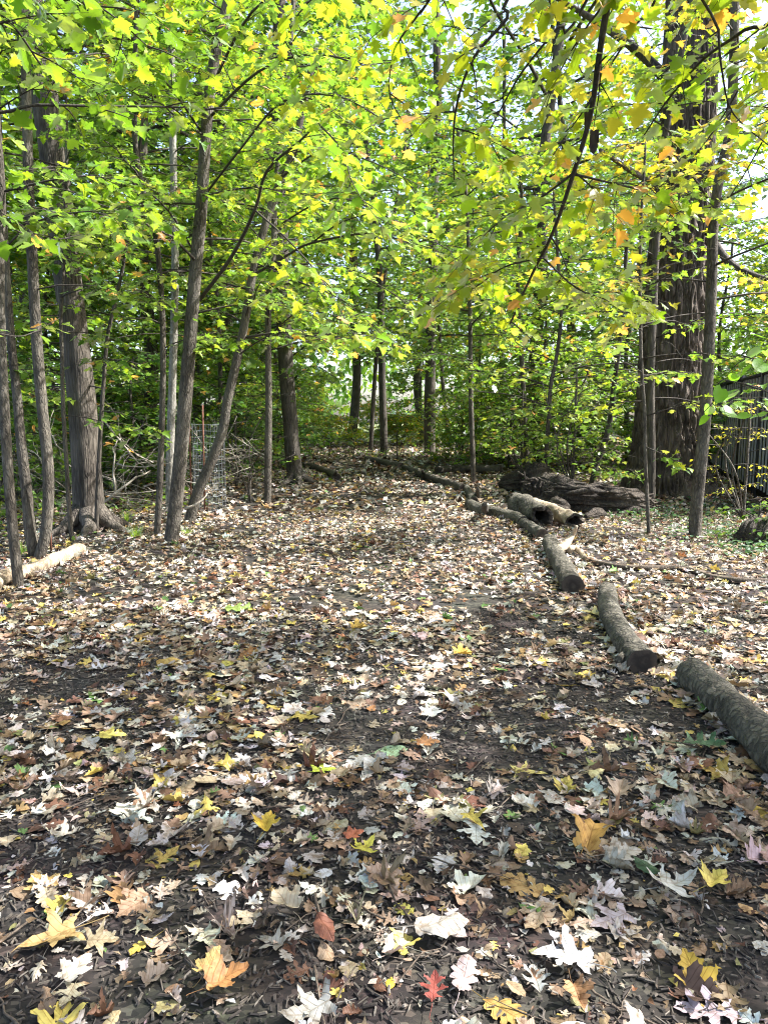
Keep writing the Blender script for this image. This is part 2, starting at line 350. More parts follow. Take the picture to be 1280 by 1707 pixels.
def tri_leaf(outline, grid=0.0, jit=0.0, rng=None):
    P = [Vector(p) for p in outline]
    if rng is not None and jit: P = [p+Vector((rng.normal(0, jit), rng.normal(0, jit))) for p in P]
    n = len(P); edges = [(i, (i+1) % n) for i in range(n)]
    ymax = max(range(n), key=lambda i: P[i].y)
    pts = list(P)
    k = int(1/grid) if grid else 1
    mid = [Vector((0, P[0].y+(P[ymax].y-P[0].y)*t)) for t in np.linspace(0, 1, k+2)[1:-1]]
    pts += mid
    if grid:
        for gx in np.arange(-0.6, 0.61, grid):
            for gy in np.arange(-0.1, 1.05, grid):
                if abs(gx) > grid*0.3: pts.append(Vector((gx+0.011, gy+0.007)))
    r = delaunay_2d_cdt(pts, edges, [list(range(n))], 1, 1e-4)
    V = np.array([(v.x, v.y, 0) for v in r[0]], np.float32); F = np.array([tuple(f) for f in r[2] if len(f) == 3], np.int32)
    used = np.unique(F); mp = np.full(len(V), -1); mp[used] = np.arange(len(used))
    V = V[used]; F = mp[F]
    a = V[F[:,1]]-V[F[:,0]]; b = V[F[:,2]]-V[F[:,0]]
    flip = (a[:,0]*b[:,1]-a[:,1]*b[:,0]) < 0
    F[flip] = F[flip][:, ::-1]
    return V, F
def curl(V, rng, amt=1.0):
    W = V.copy(); x, y = V[:,0], V[:,1]
    k1 = rng.normal(0.25, 0.35)*amt; k2 = rng.normal(0, 0.35)*amt; k3 = rng.normal(0, 0.3)*amt
    ph = rng.uniform(0, 6.28, 4)
    z = k1*np.abs(x)*1.1 + k2*(y-0.45)**2 + k3*x*(y-0.5) + 0.06*amt*np.sin(7*x+ph[0])*np.sin(6*y+ph[1]) + 0.03*amt*np.sin(15*x+ph[2]+9*y)
    W[:,2] = z; 
    s = 1-0.25*min(1, abs(k1)); W[:,0] *= s
    return W
def teeth(o, rng, a=.02):
    out = []
    for i, p in enumerate(o):
        q = o[(i+1) % len(o)]; L_ = math.hypot(q[0]-p[0], q[1]-p[1]); m = 3 if L_ > .2 else (2 if L_ > .09 else 1); n_ = ((q[1]-p[1])/(L_+1e-6), -(q[0]-p[0])/(L_+1e-6))
        for k in range(m):
            t = k/m; e = rng.normal(0, a) if k else 0; out.append((p[0]+(q[0]-p[0])*t+n_[0]*e, p[1]+(q[1]-p[1])*t+n_[1]*e))
    return out
def protos(outline, grid, n, seed, amt=1.0, jit=0.012):
    rng = np.random.default_rng(seed); out = []
    for i in range(n):
        V, F = tri_leaf(teeth(outline, rng) if grid else outline, grid, jit*.6 if grid else jit, rng); out.append((curl(V, rng, amt), F, V))
    return out
def norm(a): return a/(np.linalg.norm(a, axis=-1, keepdims=True)+1e-9)
def place_leaves(buf, pr, P, D, NR, size, col, uv=False, pick=None, seed=0):
    """many leaves at once: base point P, tip direction D, face normal NR, size, colour"""
    P = np.asarray(P, np.float32); 
    if len(P) == 0: return
    D = norm(np.asarray(D, np.float32)); NR = np.asarray(NR, np.float32)
    X = norm(np.cross(D, NR)); Z = np.cross(X, D); size = np.asarray(size, np.float32); col = np.asarray(col, np.float32)
    if pick is None: pick = np.random.default_rng(seed).integers(0, len(pr), len(P))
    for k, (V, F, V0) in enumerate(pr):
        s = np.where(pick == k)[0]
        if len(s) == 0: continue
        Rm = np.stack([X[s], D[s], Z[s]], -1)*size[s][:, None, None]
        W = np.einsum('nij,vj->nvi', Rm, V)+P[s][:, None, :]
        n, kv = len(s), len(V)
        FF = (F[None]+(np.arange(n)*kv)[:, None, None]).reshape(-1, 3)
        buf.add(W.reshape(-1, 3), FF, np.repeat(col[s], kv, 0), np.tile(V0, (n, 1)) if uv else None)

# ------------------------------------------------------------------ foliage palettes (leaf reflectance)
LIME = [(.100,.160,.020),(.125,.172,.020),(.080,.145,.020),(.155,.175,.022),(.058,.115,.019)]
LIMEY = [(.12,.150,.012),(.16,.160,.014),(.09,.14,.013),(.20,.17,.018),(.26,.16,.035)]
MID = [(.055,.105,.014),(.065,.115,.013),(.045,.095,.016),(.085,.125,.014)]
DARK = [(.030,.070,.016),(.038,.080,.016),(.026,.060,.018),(.045,.085,.014)]  # also carries woodland shade in the understory shrubs' colour
FOL = {'maple': protos(MAPLE_S, 0, 5, 11, 0.6), 'maple_hi': protos(MAPLE, 0, 6, 12, 0.7), 'maple_lo': protos(MAPLE_T, 0, 4, 13, 0.5), 'kite': protos(KITE, 0, 3, 14, 0.5), 'beech': protos(BEECH, 0, 3, 15, 0.5), 'round': protos(ROUND, 0, 3, 16, 0.5)}

GAPS_ON = [True]
class Leaves:
    def __init__(self): self.p=[]; self.d=[]; self.n=[]; self.s=[]; self.c=[]
    def arr(self): return [np.array(q, np.float32) for q in (self.p, self.d, self.n, self.s, self.c)]
def dress(poly, r0, rng, wood, lv, pal, twig_len=0.6, n_twigs=10, step=0.09, size=0.10, t0=0.15, flat=0.3, sides=3, depth=1, droop=0.25, oran=0.02, twigs=True):
    poly = np.asarray(poly, float); n = len(poly)
    L = np.concatenate([[0], np.cumsum(np.linalg.norm(np.diff(poly, axis=0), axis=1))]); tot = L[-1]
    def pt(s): return np.array([np.interp(s, L, poly[:, k]) for k in range(3)])
    def leafrow(q, qd, ln):
        m = max(2, int(ln/step))
        for k in range(m):
            s = (k+0.6+rng.uniform(-.25,.25))/m
            b = q(s); d = qd; side = np.cross(d, (0,0,1)); side = side/(np.linalg.norm(side)+1e-6)*(1 if k % 2 else -1)
            ld = d*rng.uniform(.1,.8)+side*rng.uniform(.4,1.0)+np.array((0,0,rng.normal(-0.30,0.28)))
            ld /= np.linalg.norm(ld); pl = rng.uniform(.25,.6)*size
            nr = np.array((rng.normal(0,flat), rng.normal(0,flat), 1.0))
            c = np.array(pal[rng.integers(len(pal))])*rng.uniform(.82,1.15)
            if rng.random() < oran: c = np.array((.33,.17,.055))*rng.uniform(.8,1.2)
            lv.p.append(b+ld*pl); lv.d.append(ld); lv.n.append(nr); lv.s.append(size*rng.uniform(.65,1.2)); lv.c.append(c)
    for i in range(n_twigs):
        s = t0+(1-t0)*(i+rng.random())/n_twigs
        p = pt(s*tot); tg = pt(min(tot, s*tot+.05))-pt(max(0, s*tot-.05)); tg /= np.linalg.norm(tg)+1e-9
        side = np.cross(tg, (0,0,1)); nn = np.linalg.norm(side)
        side = side/nn if nn > 0.15 else np.array((math.cos(i*2.4), math.sin(i*2.4), 0))
        if abs(tg[2]) > 0.75:
            a = rng.uniform(0, 6.283); side = np.array((math.cos(a), math.sin(a), 0))
        else: side *= (1 if i % 2 else -1)
        d = tg*rng.uniform(.35,.9)+side*rng.uniform(.6,1.0)+np.array((0,0,rng.normal(.08,.22))); d /= np.linalg.norm(d)
        ln = twig_len*(1-.45*s)*rng.uniform(.6,1.25)
        m = 5; bend = np.array((rng.normal(0,.12), rng.normal(0,.12), -droop*rng.uniform(.3,1.3)))
        tp = np.array([p+d*ln*t+bend*ln*t*t for t in np.linspace(0,1,m)])
        rr = max(.0022, min(r0*.55, .004+.006*ln))
        if GAPS_ON[0] and not sun_open(tp, rng).all(): continue
        qd = tp[-1]-tp[1]; qd /= np.linalg.norm(qd)+1e-9
        if twigs: tube(wood, tp, np.linspace(rr, .0012, m), sides, cap=False)
        leafrow(lambda u: tp[min(m-1, int(u*(m-1)))]*(1-(u*(m-1)) % 1)+tp[min(m-1, int(u*(m-1))+1)]*((u*(m-1)) % 1), qd, ln)
        if depth > 0 and ln > 0.3:
            for q in range(2 if ln < .6 else 4):
                u = rng.uniform(.2,.9); b = tp[0]+(tp[-1]-tp[0])*u
                b = np.array([np.interp(u, np.linspace(0,1,m), tp[:, k]) for k in range(3)])
                sd = np.cross(qd, (0,0,1)); sd /= np.linalg.norm(sd)+1e-6
                d2 = qd*.7+sd*(1 if q % 2 else -1)*rng.uniform(.5,1)+np.array((0,0,rng.normal(-.05,.2))); d2 /= np.linalg.norm(d2)
                l2 = ln*rng.uniform(.35,.6)
                t2 = np.array([b+d2*l2*t+np.array((0,0,-droop*.8))*l2*t*t for t in (0,.33,.66,1)])
                if GAPS_ON[0] and not sun_open(t2, rng).all(): continue
                if twigs: tube(wood, t2, np.linspace(rr*.6, .001, 4), 3, cap=False)
                leafrow(lambda u: t2[0]+(t2[-1]-t2[0])*u, d2, l2)
    leafrow(lambda u: pt(tot*(.8+.2*u)), norm(poly[-1]-poly[-2]), .25)

_leafmesh = {}
def leaf_mesh(kind, k, c):
    key = (kind, k, tuple(np.round(c, 3)))
    if key not in _leafmesh:
        b = Buf(); V, F, V0 = FOL[kind][k]; b.add(V, F, c); _leafmesh[key] = b.mesh('leaf', M['leaf'])
    return _leafmesh[key]
def open_path(P):
    """pruned clear: nothing hangs low over the walked path or into the walker's face"""
    x, y, z = P[:,0], P[:,1], P[:,2]
    cx = np.interp(y, [0, 6, 12, 26], [0.0, -0.15, -0.4, -0.9]); hw = np.interp(y, [0, 8, 16, 28], [3.0, 2.0, 2.0, 2.0])
    low = (np.abs(x-cx) < hw) & (z < np.interp(y, [0, 6, 12, 26], [1.9, 1.85, 1.95, 2.3])) & (y > -1) & (y < 28)
    close = np.linalg.norm(P-np.array([0,0,CAM_H]), axis=1) < 2.0
    return ~(low | close)
SUN_GAPS = []; GAP_A = []
def sun_open(P, rng):
    """True where a leaf stays clear of the shafts cut to let sun reach chosen spots"""
    if not GAP_A: GAP_A.extend([np.array([g[0] for g in SUN_GAPS]), np.array([g[1] for g in SUN_GAPS])])
    keep = np.ones(len(P), bool); P = np.asarray(P, float)
    for k0 in range(0, len(P), 4000):
        v = P[k0:k0+4000, None]-GAP_A[0][None]; al = v @ SUNV; d = np.sqrt(np.maximum(0, (v*v).sum(-1)-al*al))
        keep[k0:k0+4000] = ~(((al > .35) & (d < GAP_A[1]*(1+.03*al))).any(1) & (rng.random(len(v)) < .93))
    return keep
def gaps():  # shafts cut through the crowns toward the sun, one per spot to be lit
    def seg(p, q, Y, r, n=5):
        for t in np.linspace(0, 1, n): SUN_GAPS.append((np.array(at(p[0]+(q[0]-p[0])*t, p[1]+(q[1]-p[1])*t, Y)), r))
    seg((160,690),(175,850), 8.7, .22); seg((140,560),(152,640), 8.7, .16, 3); seg((292,860),(325,480), 8.15, .16, 7); seg((345,230),(352,130), 8.1, .12, 3)
    seg((83,880),(62,560), 7.0, .15, 6); seg((52,890),(35,700), 7.0, .13, 4); seg((330,830),(400,600), 9.55, .14, 6); seg((447,820),(448,640), 11.2, .12, 4); seg((290,800),(291,560), 10.5, .12, 4)
    seg((1158,800),(1163,560), 12.6, .25, 6); seg((1165,480),(1172,320), 12.6, .2, 3); seg((870,840),(960,862), 9.6, .25, 4); seg((930,900),(960,870), 6.9, .2, 3); seg((60,940),(130,915), 6.6, .16, 3)
    seg((1190,830),(1240,850), 10.5, .35, 3); seg((520,715),(575,750), 25.5, .8, 4); seg((640,720),(690,745), 27, .7, 3); seg((830,640),(1010,650), 12.2, .45, 5); seg((800,560),(1000,580), 12.2, .4, 5); seg((718,600),(720,750), 24, .3, 5); seg((930,700),(1000,780), 12.3, .5, 4); seg((790,640),(788,790), 15, .12, 3)
    r_ = random.Random(5)
    for _ in range(26):
        y = r_.uniform(6.3, 13.5); x = r_.uniform(-.36*y, .18*y); SUN_GAPS.append((np.array((x, y, 0.)), r_.uniform(.12, .42)))
    for (px, py, r) in ((700,1600,.14),(760,1660,.16),(640,1680,.12),(930,1620,.06),(620,1150,.15),(330,1010,.3),(1000,880,.4),(1100,960,.25)): SUN_GAPS.append((np.array(ground(px, py)), r))
gaps()
def finish_crown(root, lv, kind, parts=0, pal=None, name='crown', seed=0, prune=True):
    P, D, NR, SZ, C = lv.arr()
    if prune:
        k = open_path(P) & sun_open(P, np.random.default_rng(seed+77)); P, D, NR, SZ, C = P[k], D[k], NR[k], SZ[k], C[k]
    isp = np.zeros(len(P), bool)
    if parts:
        u, v, zc = proj(P); ok = (u > 5) & (u < 1275) & (v > 5) & (v < 1000) & (zc > .5)
        score = np.where(ok, SZ/np.maximum(zc, .1), 0); idx = np.argsort(-score)[:parts]; idx = idx[score[idx] > 0]; isp[idx] = True
        off = Vector(root.location); rng = np.random.default_rng(seed+5)
        pal2 = list(pal)+[(.33,.17,.055)]
        hk = 'maple_hi' if kind.startswith('maple') else kind
        for i in idx:
            c = min(pal2, key=lambda q: sum((q[k]-C[i][k])**2 for k in range(3)))
            me = leaf_mesh(hk, int(rng.integers(len(FOL[hk]))), c)
            o = bpy.data.objects.new('leaf', me); COL.objects.link(o); o.parent = root
            d = Vector(D[i]).normalized(); x = d.cross(Vector(NR[i])).normalized(); z = x.cross(d)
            m = Matrix((x, d, z)).transposed().to_4x4(); m = Matrix.Translation(Vector(P[i])-off) @ m @ Matrix.Scale(float(SZ[i]), 4)
            o.matrix_basis = m
    b = Buf(); k = ~isp
    place_leaves(b, FOL[kind], P[k], D[k], NR[k], SZ[k], C[k], seed=seed)
    if b.v: b.obj(name, M['leaf'], root, kind='stuff')
    return len(P)

def trunk_fn(seed, rough=.05, lob=0.0, flare=0.0):
    r = random.Random(seed); ph = [r.uniform(0,6.28) for _ in range(6)]; nl = r.randint(4,6)
    def fn(i, n, ang):
        t = i/(n-1)
        f = 1+rough*(np.sin(2*ang+ph[0]+t*9)*.5+np.sin(3*ang+ph[1]-t*14)*.35+np.sin(t*37+ph[2])*.25+np.sin(5*ang+t*31+ph[3])*.25)
        if flare:
            e = math.exp(-t*24)
            f = f+flare*e*(0.55+0.45*np.sin(nl*ang+ph[4]))
        return f
    return fn
NT = [0]
def tree(name, label, cat, px, Y, wpx, mat, pal, top=None, group=None, boughs=(), auto=None, size=.10, kind='maple', parts=0, rough=.05, flare=.25, extra=(), sides=12, taper=.45, seed=1, prune=True, dz=0.0, oran=.02, step=.09):
    """px: trunk traced as (x, y) pixels from base to top at depth Y (metres); becomes a real trunk there"""
    rng = np.random.default_rng(seed)
    base = ground(*px[0]); Yb = base.y if Y is None else Y
    pts = [np.array(at(x, y, Yb+dz*i)) for i, (x, y) in enumerate(px)]
    pts[0] = np.array(base) if Y is None else np.array((pts[0][0], Yb, gz(pts[0][0], Yb)))
    r0 = wpx*.88/2/FPX*zc_of(pts[0])
    if top:                                   # carry the trunk on above the frame
        d = pts[-1]-pts[-2]; d /= np.linalg.norm(d); d = d*.6+np.array((0,0,.4)); d /= np.linalg.norm(d)
        k = 0
        while pts[-1][2] < top and k < 30:
            d = d+np.array((rng.normal(0,.05), rng.normal(0,.05), .03)); d /= np.linalg.norm(d)
            pts.append(pts[-1]+d*min(1.2, max(.5, top*.12))); k += 1
    return build_tree(name, label, cat, pts, r0, mat, pal, group, boughs, auto, size, kind, parts, rough, flare, extra, sides, taper, seed, prune, oran, step)
def build_tree(name, label, cat, pts, r0, mat, pal, group=None, boughs=(), auto=None, size=.10, kind='maple', parts=0, rough=.05, flare=.25, extra=(), sides=12, taper=.45, seed=1, prune=True, oran=.02, step=.09, twigs=True):
    rng = np.random.default_rng(seed); GAPS_ON[0] = prune
    root = empty(name, tuple(pts[0]), label, cat, group)
    sm = np.array(catmull([pts[0]-np.array((0,0,.12))]+list(pts), 5))
    zz = sm[:,2]; t = np.linspace(0,1,len(sm)); L = np.concatenate([[0], np.cumsum(np.linalg.norm(np.diff(sm, axis=0), axis=1))])
    rad = r0*(1-taper*np.minimum(1, L/max(L[-1], 5))); rad[-1] *= .4
    b = Buf(); tube(b, sm, rad, sides, trunk_fn(seed, rough, 0, flare)); b.obj('trunk', mat, root)
    for (stem, rs) in extra:
        e = Buf(); s2 = np.array(catmull(stem, 5)); tube(e, s2, np.linspace(rs, rs*.5, len(s2)), sides, trunk_fn(seed+3, rough)); e.obj('stem', mat, root)
    lv = Leaves()
    for bo in boughs:
        poly = np.array(catmull(bo['p'], 4)); r = bo.get('r', .012)
        e = Buf(); tube(e, poly, np.linspace(r, max(.002, r*.3), len(poly)), 7)
        dress(poly, r, rng, e, lv, bo.get('pal', pal), bo.get('tl', .55), bo.get('n', 10), bo.get('step', step), bo.get('size', size), bo.get('t0', .15), bo.get('flat', .35), droop=bo.get('droop', .25), oran=bo.get('oran', oran))
        e.obj('branch', M[bo.get('m', 'twig')], root)
    if auto:
        A = dict(z0=2, z1=6, n=18, len=1.6, rise=.25, tl=.6, nt=9, az=None); A.update(auto)
        stems = [sm]+[np.array(catmull(q[0], 5)) for q in extra]
        for i in range(A['n']):
            st = stems[i % len(stems)]
            z = A['z0']+(A['z1']-A['z0'])*(i+rng.random())/A['n']
            z = min(z, st[-1][2]); p = np.array([np.interp(z, st[:,2], st[:,k]) if k < 2 else z for k in range(3)])
            a = A['az']+rng.normal(0, A.get('spread', .8)) if A['az'] is not None else i*2.399+rng.uniform(-.5,.5)
            fr = (z-A['z0'])/max(.01, A['z1']-A['z0'])
            ln = A['len']*rng.uniform(.6,1.2)*(1.1-.55*fr) if A.get('cone', True) else A['len']*rng.uniform(.5,1.2)*(.35+1.3*math.sin(math.pi*min(1, max(0, fr*.85+.1))))
            d = np.array((math.cos(a), math.sin(a), A['rise']+rng.normal(0,.12)))
            poly = np.array([p+d*ln*s+np.array((rng.normal(0,.04)*ln*s, rng.normal(0,.04)*ln*s, -.22*ln*s*s)) for s in np.linspace(0,1,7)])
            r = max(.004, min(r0*.4, .007*ln+.003))
            e = Buf(); tube(e, poly, np.linspace(r, .002, 7), 5)
            dress(poly, r, rng, e, lv, pal, A['tl'], A['nt'], step, size, .2, A.get('flat', .3), depth=A.get('depth', 1), oran=oran, twigs=twigs)
            e.obj('branch', M['twig'] if r < .03 else mat, root)
    NT[0] += finish_crown(root, lv, kind, parts, pal, seed=seed, prune=prune)
    return root
def copy_tree(src, loc, rz, sc, label=None):
    r = src.copy(); COL.objects.link(r); r.location = loc; r.rotation_euler = (0,0,rz); r.scale = (sc,sc,sc)
    if label: r['label'] = label
    for ch in src.children:
        c = ch.copy(); COL.objects.link(c); c.parent = r
    return r

# ------------------------------------------------------------------ ground and path
xs = np.concatenate([[-220,-140,-90,-60,-42,-32], np.arange(-26,26.01,.3), [32,42,60,90,140,220]])
ys = np.concatenate([[-220,-120,-60,-30,-15,-9], np.arange(-5,34.01,.3), [38,45,60,90,140,220]])
def sheet(name, xs, ys, mat, dz=0.0, mask=None):
    X, Y = np.meshgrid(xs, ys); Z = gzv(X, Y)+dz
    V = np.stack([X, Y, Z], -1).reshape(-1, 3); nx = len(xs)
    i = (np.arange(len(ys)-1)[:, None]*nx+np.arange(nx-1)[None]).ravel()
    F = np.concatenate([np.stack([i, i+1, i+nx+1], -1), np.stack([i, i+nx+1, i+nx], -1)])
    b = Buf(); b.add(V, F); o = b.obj(name, mat); return tag(o, kind='structure')
sheet('ground', xs, ys, M['soil'])
PL = [(-2.6,-4),(-2.5,2)]+[(p.x, p.y) for p in (ground(*q) for q in [(20,1010),(270,915),(430,850),(500,800),(520,775),(545,766)])]
PR_ = [(2.2,-4),(2.15,2.4)]+[(p.x, p.y) for p in (ground(*q) for q in [(1240,1240),(1080,1125),(940,990),(880,890),(770,845),(725,805),(640,775),(610,764)])]
py_ = np.arange(-4, 27.5, .25); b = Buf(); V = []; NXP = 26
for y in py_:
    l = np.interp(y, [q[1] for q in PL], [q[0] for q in PL])+.06*math.sin(5*y); r = np.interp(y, [q[1] for q in PR_], [q[0] for q in PR_])+.05*math.sin(4*y+1)
    for x in np.linspace(l, r, NXP): V.append((x, y, gz(x, y)+.005))
i = (np.arange(len(py_)-1)[:, None]*NXP+np.arange(NXP-1)[None]).ravel()
b.add(V, np.concatenate([np.stack([i, i+1, i+NXP+1], -1), np.stack([i, i+NXP+1, i+NXP], -1)]))
tag(b.obj('path', M['mulch']), kind='structure')

M['meadow'] = simple_mat('pale_meadow_grass', (.17,.20,.07), .9, 0, .5, 1.5)
Vm = []; b = Buf(); gx = np.linspace(-15, 11, 40); gy = np.linspace(29, 110, 60)
for y_ in gy:
    for x_ in gx: Vm.append((x_*(1+(y_-29)/60), y_, gz(x_*(1+(y_-29)/60), y_)+.02))
i = (np.arange(59)[:, None]*40+np.arange(39)[None]).ravel(); b.add(Vm, np.concatenate([np.stack([i,i+1,i+41],-1), np.stack([i,i+41,i+40],-1)]))
tag(b.obj('clearing', M['meadow']), kind='structure')

# ------------------------------------------------------------------ traced trees, left of the path
A = at
t1 = tree('slim_tree', 'slim dark grey trunk standing just in front of the bare pale log', 'tree',
     [(32,980),(20,860),(9,700),(2,560),(0,440),(2,320),(-6,200),(-10,60)], None, 19, M['bark_sap'], LIME[:3]+MID, top=6.5, seed=21, parts=120,
     boughs=[dict(p=[A(2,420,5.9),A(60,370,5.4),A(150,352,5.1),A(260,356,4.9)], r=.008, n=7, tl=.45)],
     auto=dict(z0=2.6, z1=6.3, n=9, len=1.1, nt=7, az=R(-60), spread=1.2))
b0 = ground(62,930)
tree('forked_tree', 'twin stemmed young tree forking at its base behind the bare pale log', 'tree',
     [(66,932),(78,880),(81,790),(73,700),(66,620),(60,540),(55,440),(48,300),(45,180),(38,0)], None, 21, M['bark_sap'], LIME[:3]+MID, top=8, seed=22, parts=150,
     extra=[([A(58,925,b0.y-.02),A(50,880,b0.y-.02),A(45,820,b0.y),A(36,740,b0.y+.05),A(29,660,b0.y+.1),A(20,580,b0.y+.1),A(14,500,b0.y+.1),A(8,400,b0.y+.1),A(0,250,b0.y+.1),A(-10,60,b0.y+.2)], .055)],
     auto=dict(z0=2.4, z1=7.5, n=14, len=1.2, nt=8))
tree('sapling', 'very thin sapling standing close in front of the big leaning trunk', 'sapling',
     [(121,906),(116,850),(112,780),(106,680),(104,600),(102,520),(107,430),(110,330)], None, 9, M['bark_sap'], LIME[:3]+MID, top=4.6, seed=23, sides=8, parts=80,
     auto=dict(z0=1.2, z1=4.4, n=12, len=.8, tl=.4, nt=6), flare=.1)
tree('big_tree', 'big old grey tree with furrowed bark leaning over at the brush pile', 'tree',
     [(150,884),(146,800),(140,700),(130,600),(118,500),(106,400),(95,310),(82,210),(66,110),(50,20)], None, 52, M['bark_big'], MID, top=13, seed=24, sides=28, rough=.05, flare=1.15, taper=.35, parts=0,
     auto=dict(z0=5.2, z1=13, n=18, len=2.6, tl=.8, nt=10), size=.12)
tree('sapling', 'thin dark sapling rising right beside the foot of the big leaning trunk', 'sapling',
     [(161,890),(164,800),(168,720),(173,640),(180,560),(196,490),(208,430),(220,340),(235,230)], None, 9, M['bark_dark'], LIME[:3]+MID, top=4.5, seed=25, sides=8, parts=100,
     auto=dict(z0=1.4, z1=4.3, n=13, len=1.0, tl=.45, nt=7), flare=.1)
tree('slim_tree', 'thin twisting tree just beyond the clump with a bent crown stem', 'tree',
     [(262,896),(267,800),(271,680),(272,560),(268,470),(258,380),(238,310),(226,240),(225,120),(227,0)], None, 13, M['bark_sap'], LIME[:3]+MID, top=6, seed=26, sides=8, parts=150,
     auto=dict(z0=2.0, z1=6, n=16, len=1.2, tl=.5, nt=8))
tree('pale_tree', 'straight tall tree with pale grey bark behind the dark leaning stem', 'tree',
     [(284,850),(284,760),(289,600),(292,450),(290,300),(287,150),(288,0)], 10.6, 16, M['bark_pale'], LIME[:3]+MID, top=10, seed=27, sides=10, parts=0,
     auto=dict(z0=3.2, z1=9.5, n=22, len=1.7, tl=.6, nt=9))
tree('maple_tree', 'tall dark maple with a thick leaning trunk standing at the path edge', 'tree',
     [(285,906),(292,850),(304,730),(317,570),(327,440),(336,345),(343,230),(354,120),(374,30),(388,-40)], None, 27, M['bark_sap'], LIME, top=7.5, seed=28, sides=16, parts=300, flare=.2, size=.114, step=.08,
     boughs=[dict(p=[A(333,500,8.2),A(385,430,7.7),A(425,350,7.2),A(445,285,6.9),A(500,235,6.5),A(530,205,6.2)], r=.022, n=14, tl=.6, m='twig'),
             dict(p=[A(425,350,7.2),A(480,400,6.9),A(540,470,6.6),A(590,560,6.3)], r=.010, n=12, tl=.6),
             dict(p=[A(530,205,6.2),A(570,250,6.0),A(590,310,5.8),A(640,380,5.6)], r=.008, n=10, tl=.55),
             dict(p=[A(345,200,8.1),A(430,120,7.3),A(520,90,6.6),A(610,110,6.0)], r=.016, n=14, tl=.7),
             dict(p=[A(350,150,8.1),A(420,20,7.4),A(520,-30,6.6),A(620,0,5.9)], r=.016, n=14, tl=.7),
             dict(p=[A(338,330,8.2),A(400,250,7.5),A(470,170,6.9),A(560,160,6.4),A(640,200,6.0)], r=.013, n=14, tl=.65),
             dict(p=[A(330,430,8.2),A(280,350,7.8),A(220,300,7.4),A(180,290,7.1)], r=.012, n=10, tl=.5),
             dict(p=[A(343,230,8.1),A(270,130,7.4),A(180,90,6.8),A(110,100,6.3)], r=.012, n=12, tl=.65)],
     auto=dict(z0=2.4, z1=7.2, n=20, len=1.6, tl=.6, nt=9))
tree('curved_tree', 'curved grey tree leaning to the path in front of the wire tree guard', 'tree',
     [(316,872),(330,820),(352,770),(372,715),(379,670),(393,610),(408,540),(419,470),(432,410),(452,345),(470,295),(487,258)], None, 20, M['bark_sap'], LIME, top=5.6, seed=29, sides=14, parts=200, size=.114, step=.08,
     boughs=[dict(p=[A(420,460,9.5),A(480,425,9.0),A(520,405,8.6),A(620,388,8.0),A(690,405,7.6),A(760,375,7.3)], r=.018, n=16, tl=.65),
             dict(p=[A(520,405,8.6),A(570,370,8.3),A(640,352,8.0),A(700,350,7.8)], r=.010, n=10, tl=.55),
             dict(p=[A(430,440,9.4),A(500,470,8.8),A(570,500,8.2),A(640,560,7.7)], r=.010, n=14, tl=.7),
             dict(p=[A(400,590,9.5),A(450,560,9.1),A(520,560,8.6),A(580,590,8.2)], r=.008, n=10, tl=.55),
             dict(p=[A(470,295,9.5),A(540,250,8.9),A(620,270,8.4),A(700,310,8.0)], r=.012, n=14, tl=.7)],
     auto=dict(z0=2.2, z1=5.5, n=18, len=1.5, tl=.6, nt=9))
tree('slim_tree', 'slim straight brown tree standing alone at the path edge before the dark stump', 'tree',
     [(446,842),(447,760),(448,660),(447,560),(448,500),(456,420),(458,340),(466,250)], None, 14, M['bark_sap'], LIME, top=7.5, seed=30, sides=10, parts=100, size=.114, step=.08,
     boughs=[dict(p=[A(448,560,11.3),A(500,520,10.6),A(570,530,9.9),A(640,560,9.3)], r=.012, n=15, tl=.7), dict(p=[A(452,450,11.3),A(540,440,10.4),A(640,480,9.6),A(720,540,9.0)], r=.012, n=16, tl=.75), dict(p=[A(456,380,11.3),A(560,330,10.2),A(680,380,9.4),A(790,440,8.9)], r=.014, n=18, tl=.75)],
     auto=dict(z0=2.3, z1=7.2, n=26, len=1.6, tl=.6, nt=9))
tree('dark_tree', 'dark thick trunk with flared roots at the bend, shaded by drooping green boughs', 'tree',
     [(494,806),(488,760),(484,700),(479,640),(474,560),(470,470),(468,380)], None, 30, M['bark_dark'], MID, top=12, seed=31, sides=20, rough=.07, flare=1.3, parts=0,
     boughs=[dict(p=[A(478,600,15.2),A(540,560,14.2),A(600,580,13.3)], r=.02, n=14, tl=.8, size=.12), dict(p=[A(480,640,15.2),A(520,610,14.4),A(560,630,13.8)], r=.014, n=12, tl=.7, size=.12),
             dict(p=[A(476,580,15.2),A(420,560,14.4),A(370,590,13.8)], r=.02, n=14, tl=.8, size=.12)],
     auto=dict(z0=2.8, z1=11.5, n=30, len=2.6, tl=.8, nt=10), size=.12, step=.11)

def add_roots(root, r, n, seed, mat, ln=1.0, a0=0.0):
    rg = np.random.default_rng(seed); c = np.array(root.location)
    for k in range(n):
        a = a0+k/n*6.283+rg.normal(0,.2); L_ = ln*rg.uniform(.7,1.2); P = []
        for t in np.linspace(0, 1, 8):
            q = c[:2]+np.array((math.cos(a+.3*t*rg.normal()), math.sin(a)))*(r*.35+L_*t); P.append((q[0], q[1], gz(*q)+r*1.1*(1-t)**3.2-.03*t))
        e = Buf(); tube(e, P, r*np.array([.42,.36,.29,.22,.165,.12,.08,.04]), 10, trunk_fn(seed+k, .12)); e.obj('root', mat, root)
for o_ in [o for o in COL.objects if o.get('category') == 'tree' and o.name in ('big_tree', 'dark_tree')]:
    add_roots(o_, .25 if o_.name == 'big_tree' else .2, 6, 77, M['bark_big'] if o_.name == 'big_tree' else M['bark_dark'], .75 if o_.name == 'big_tree' else .7, -.25)

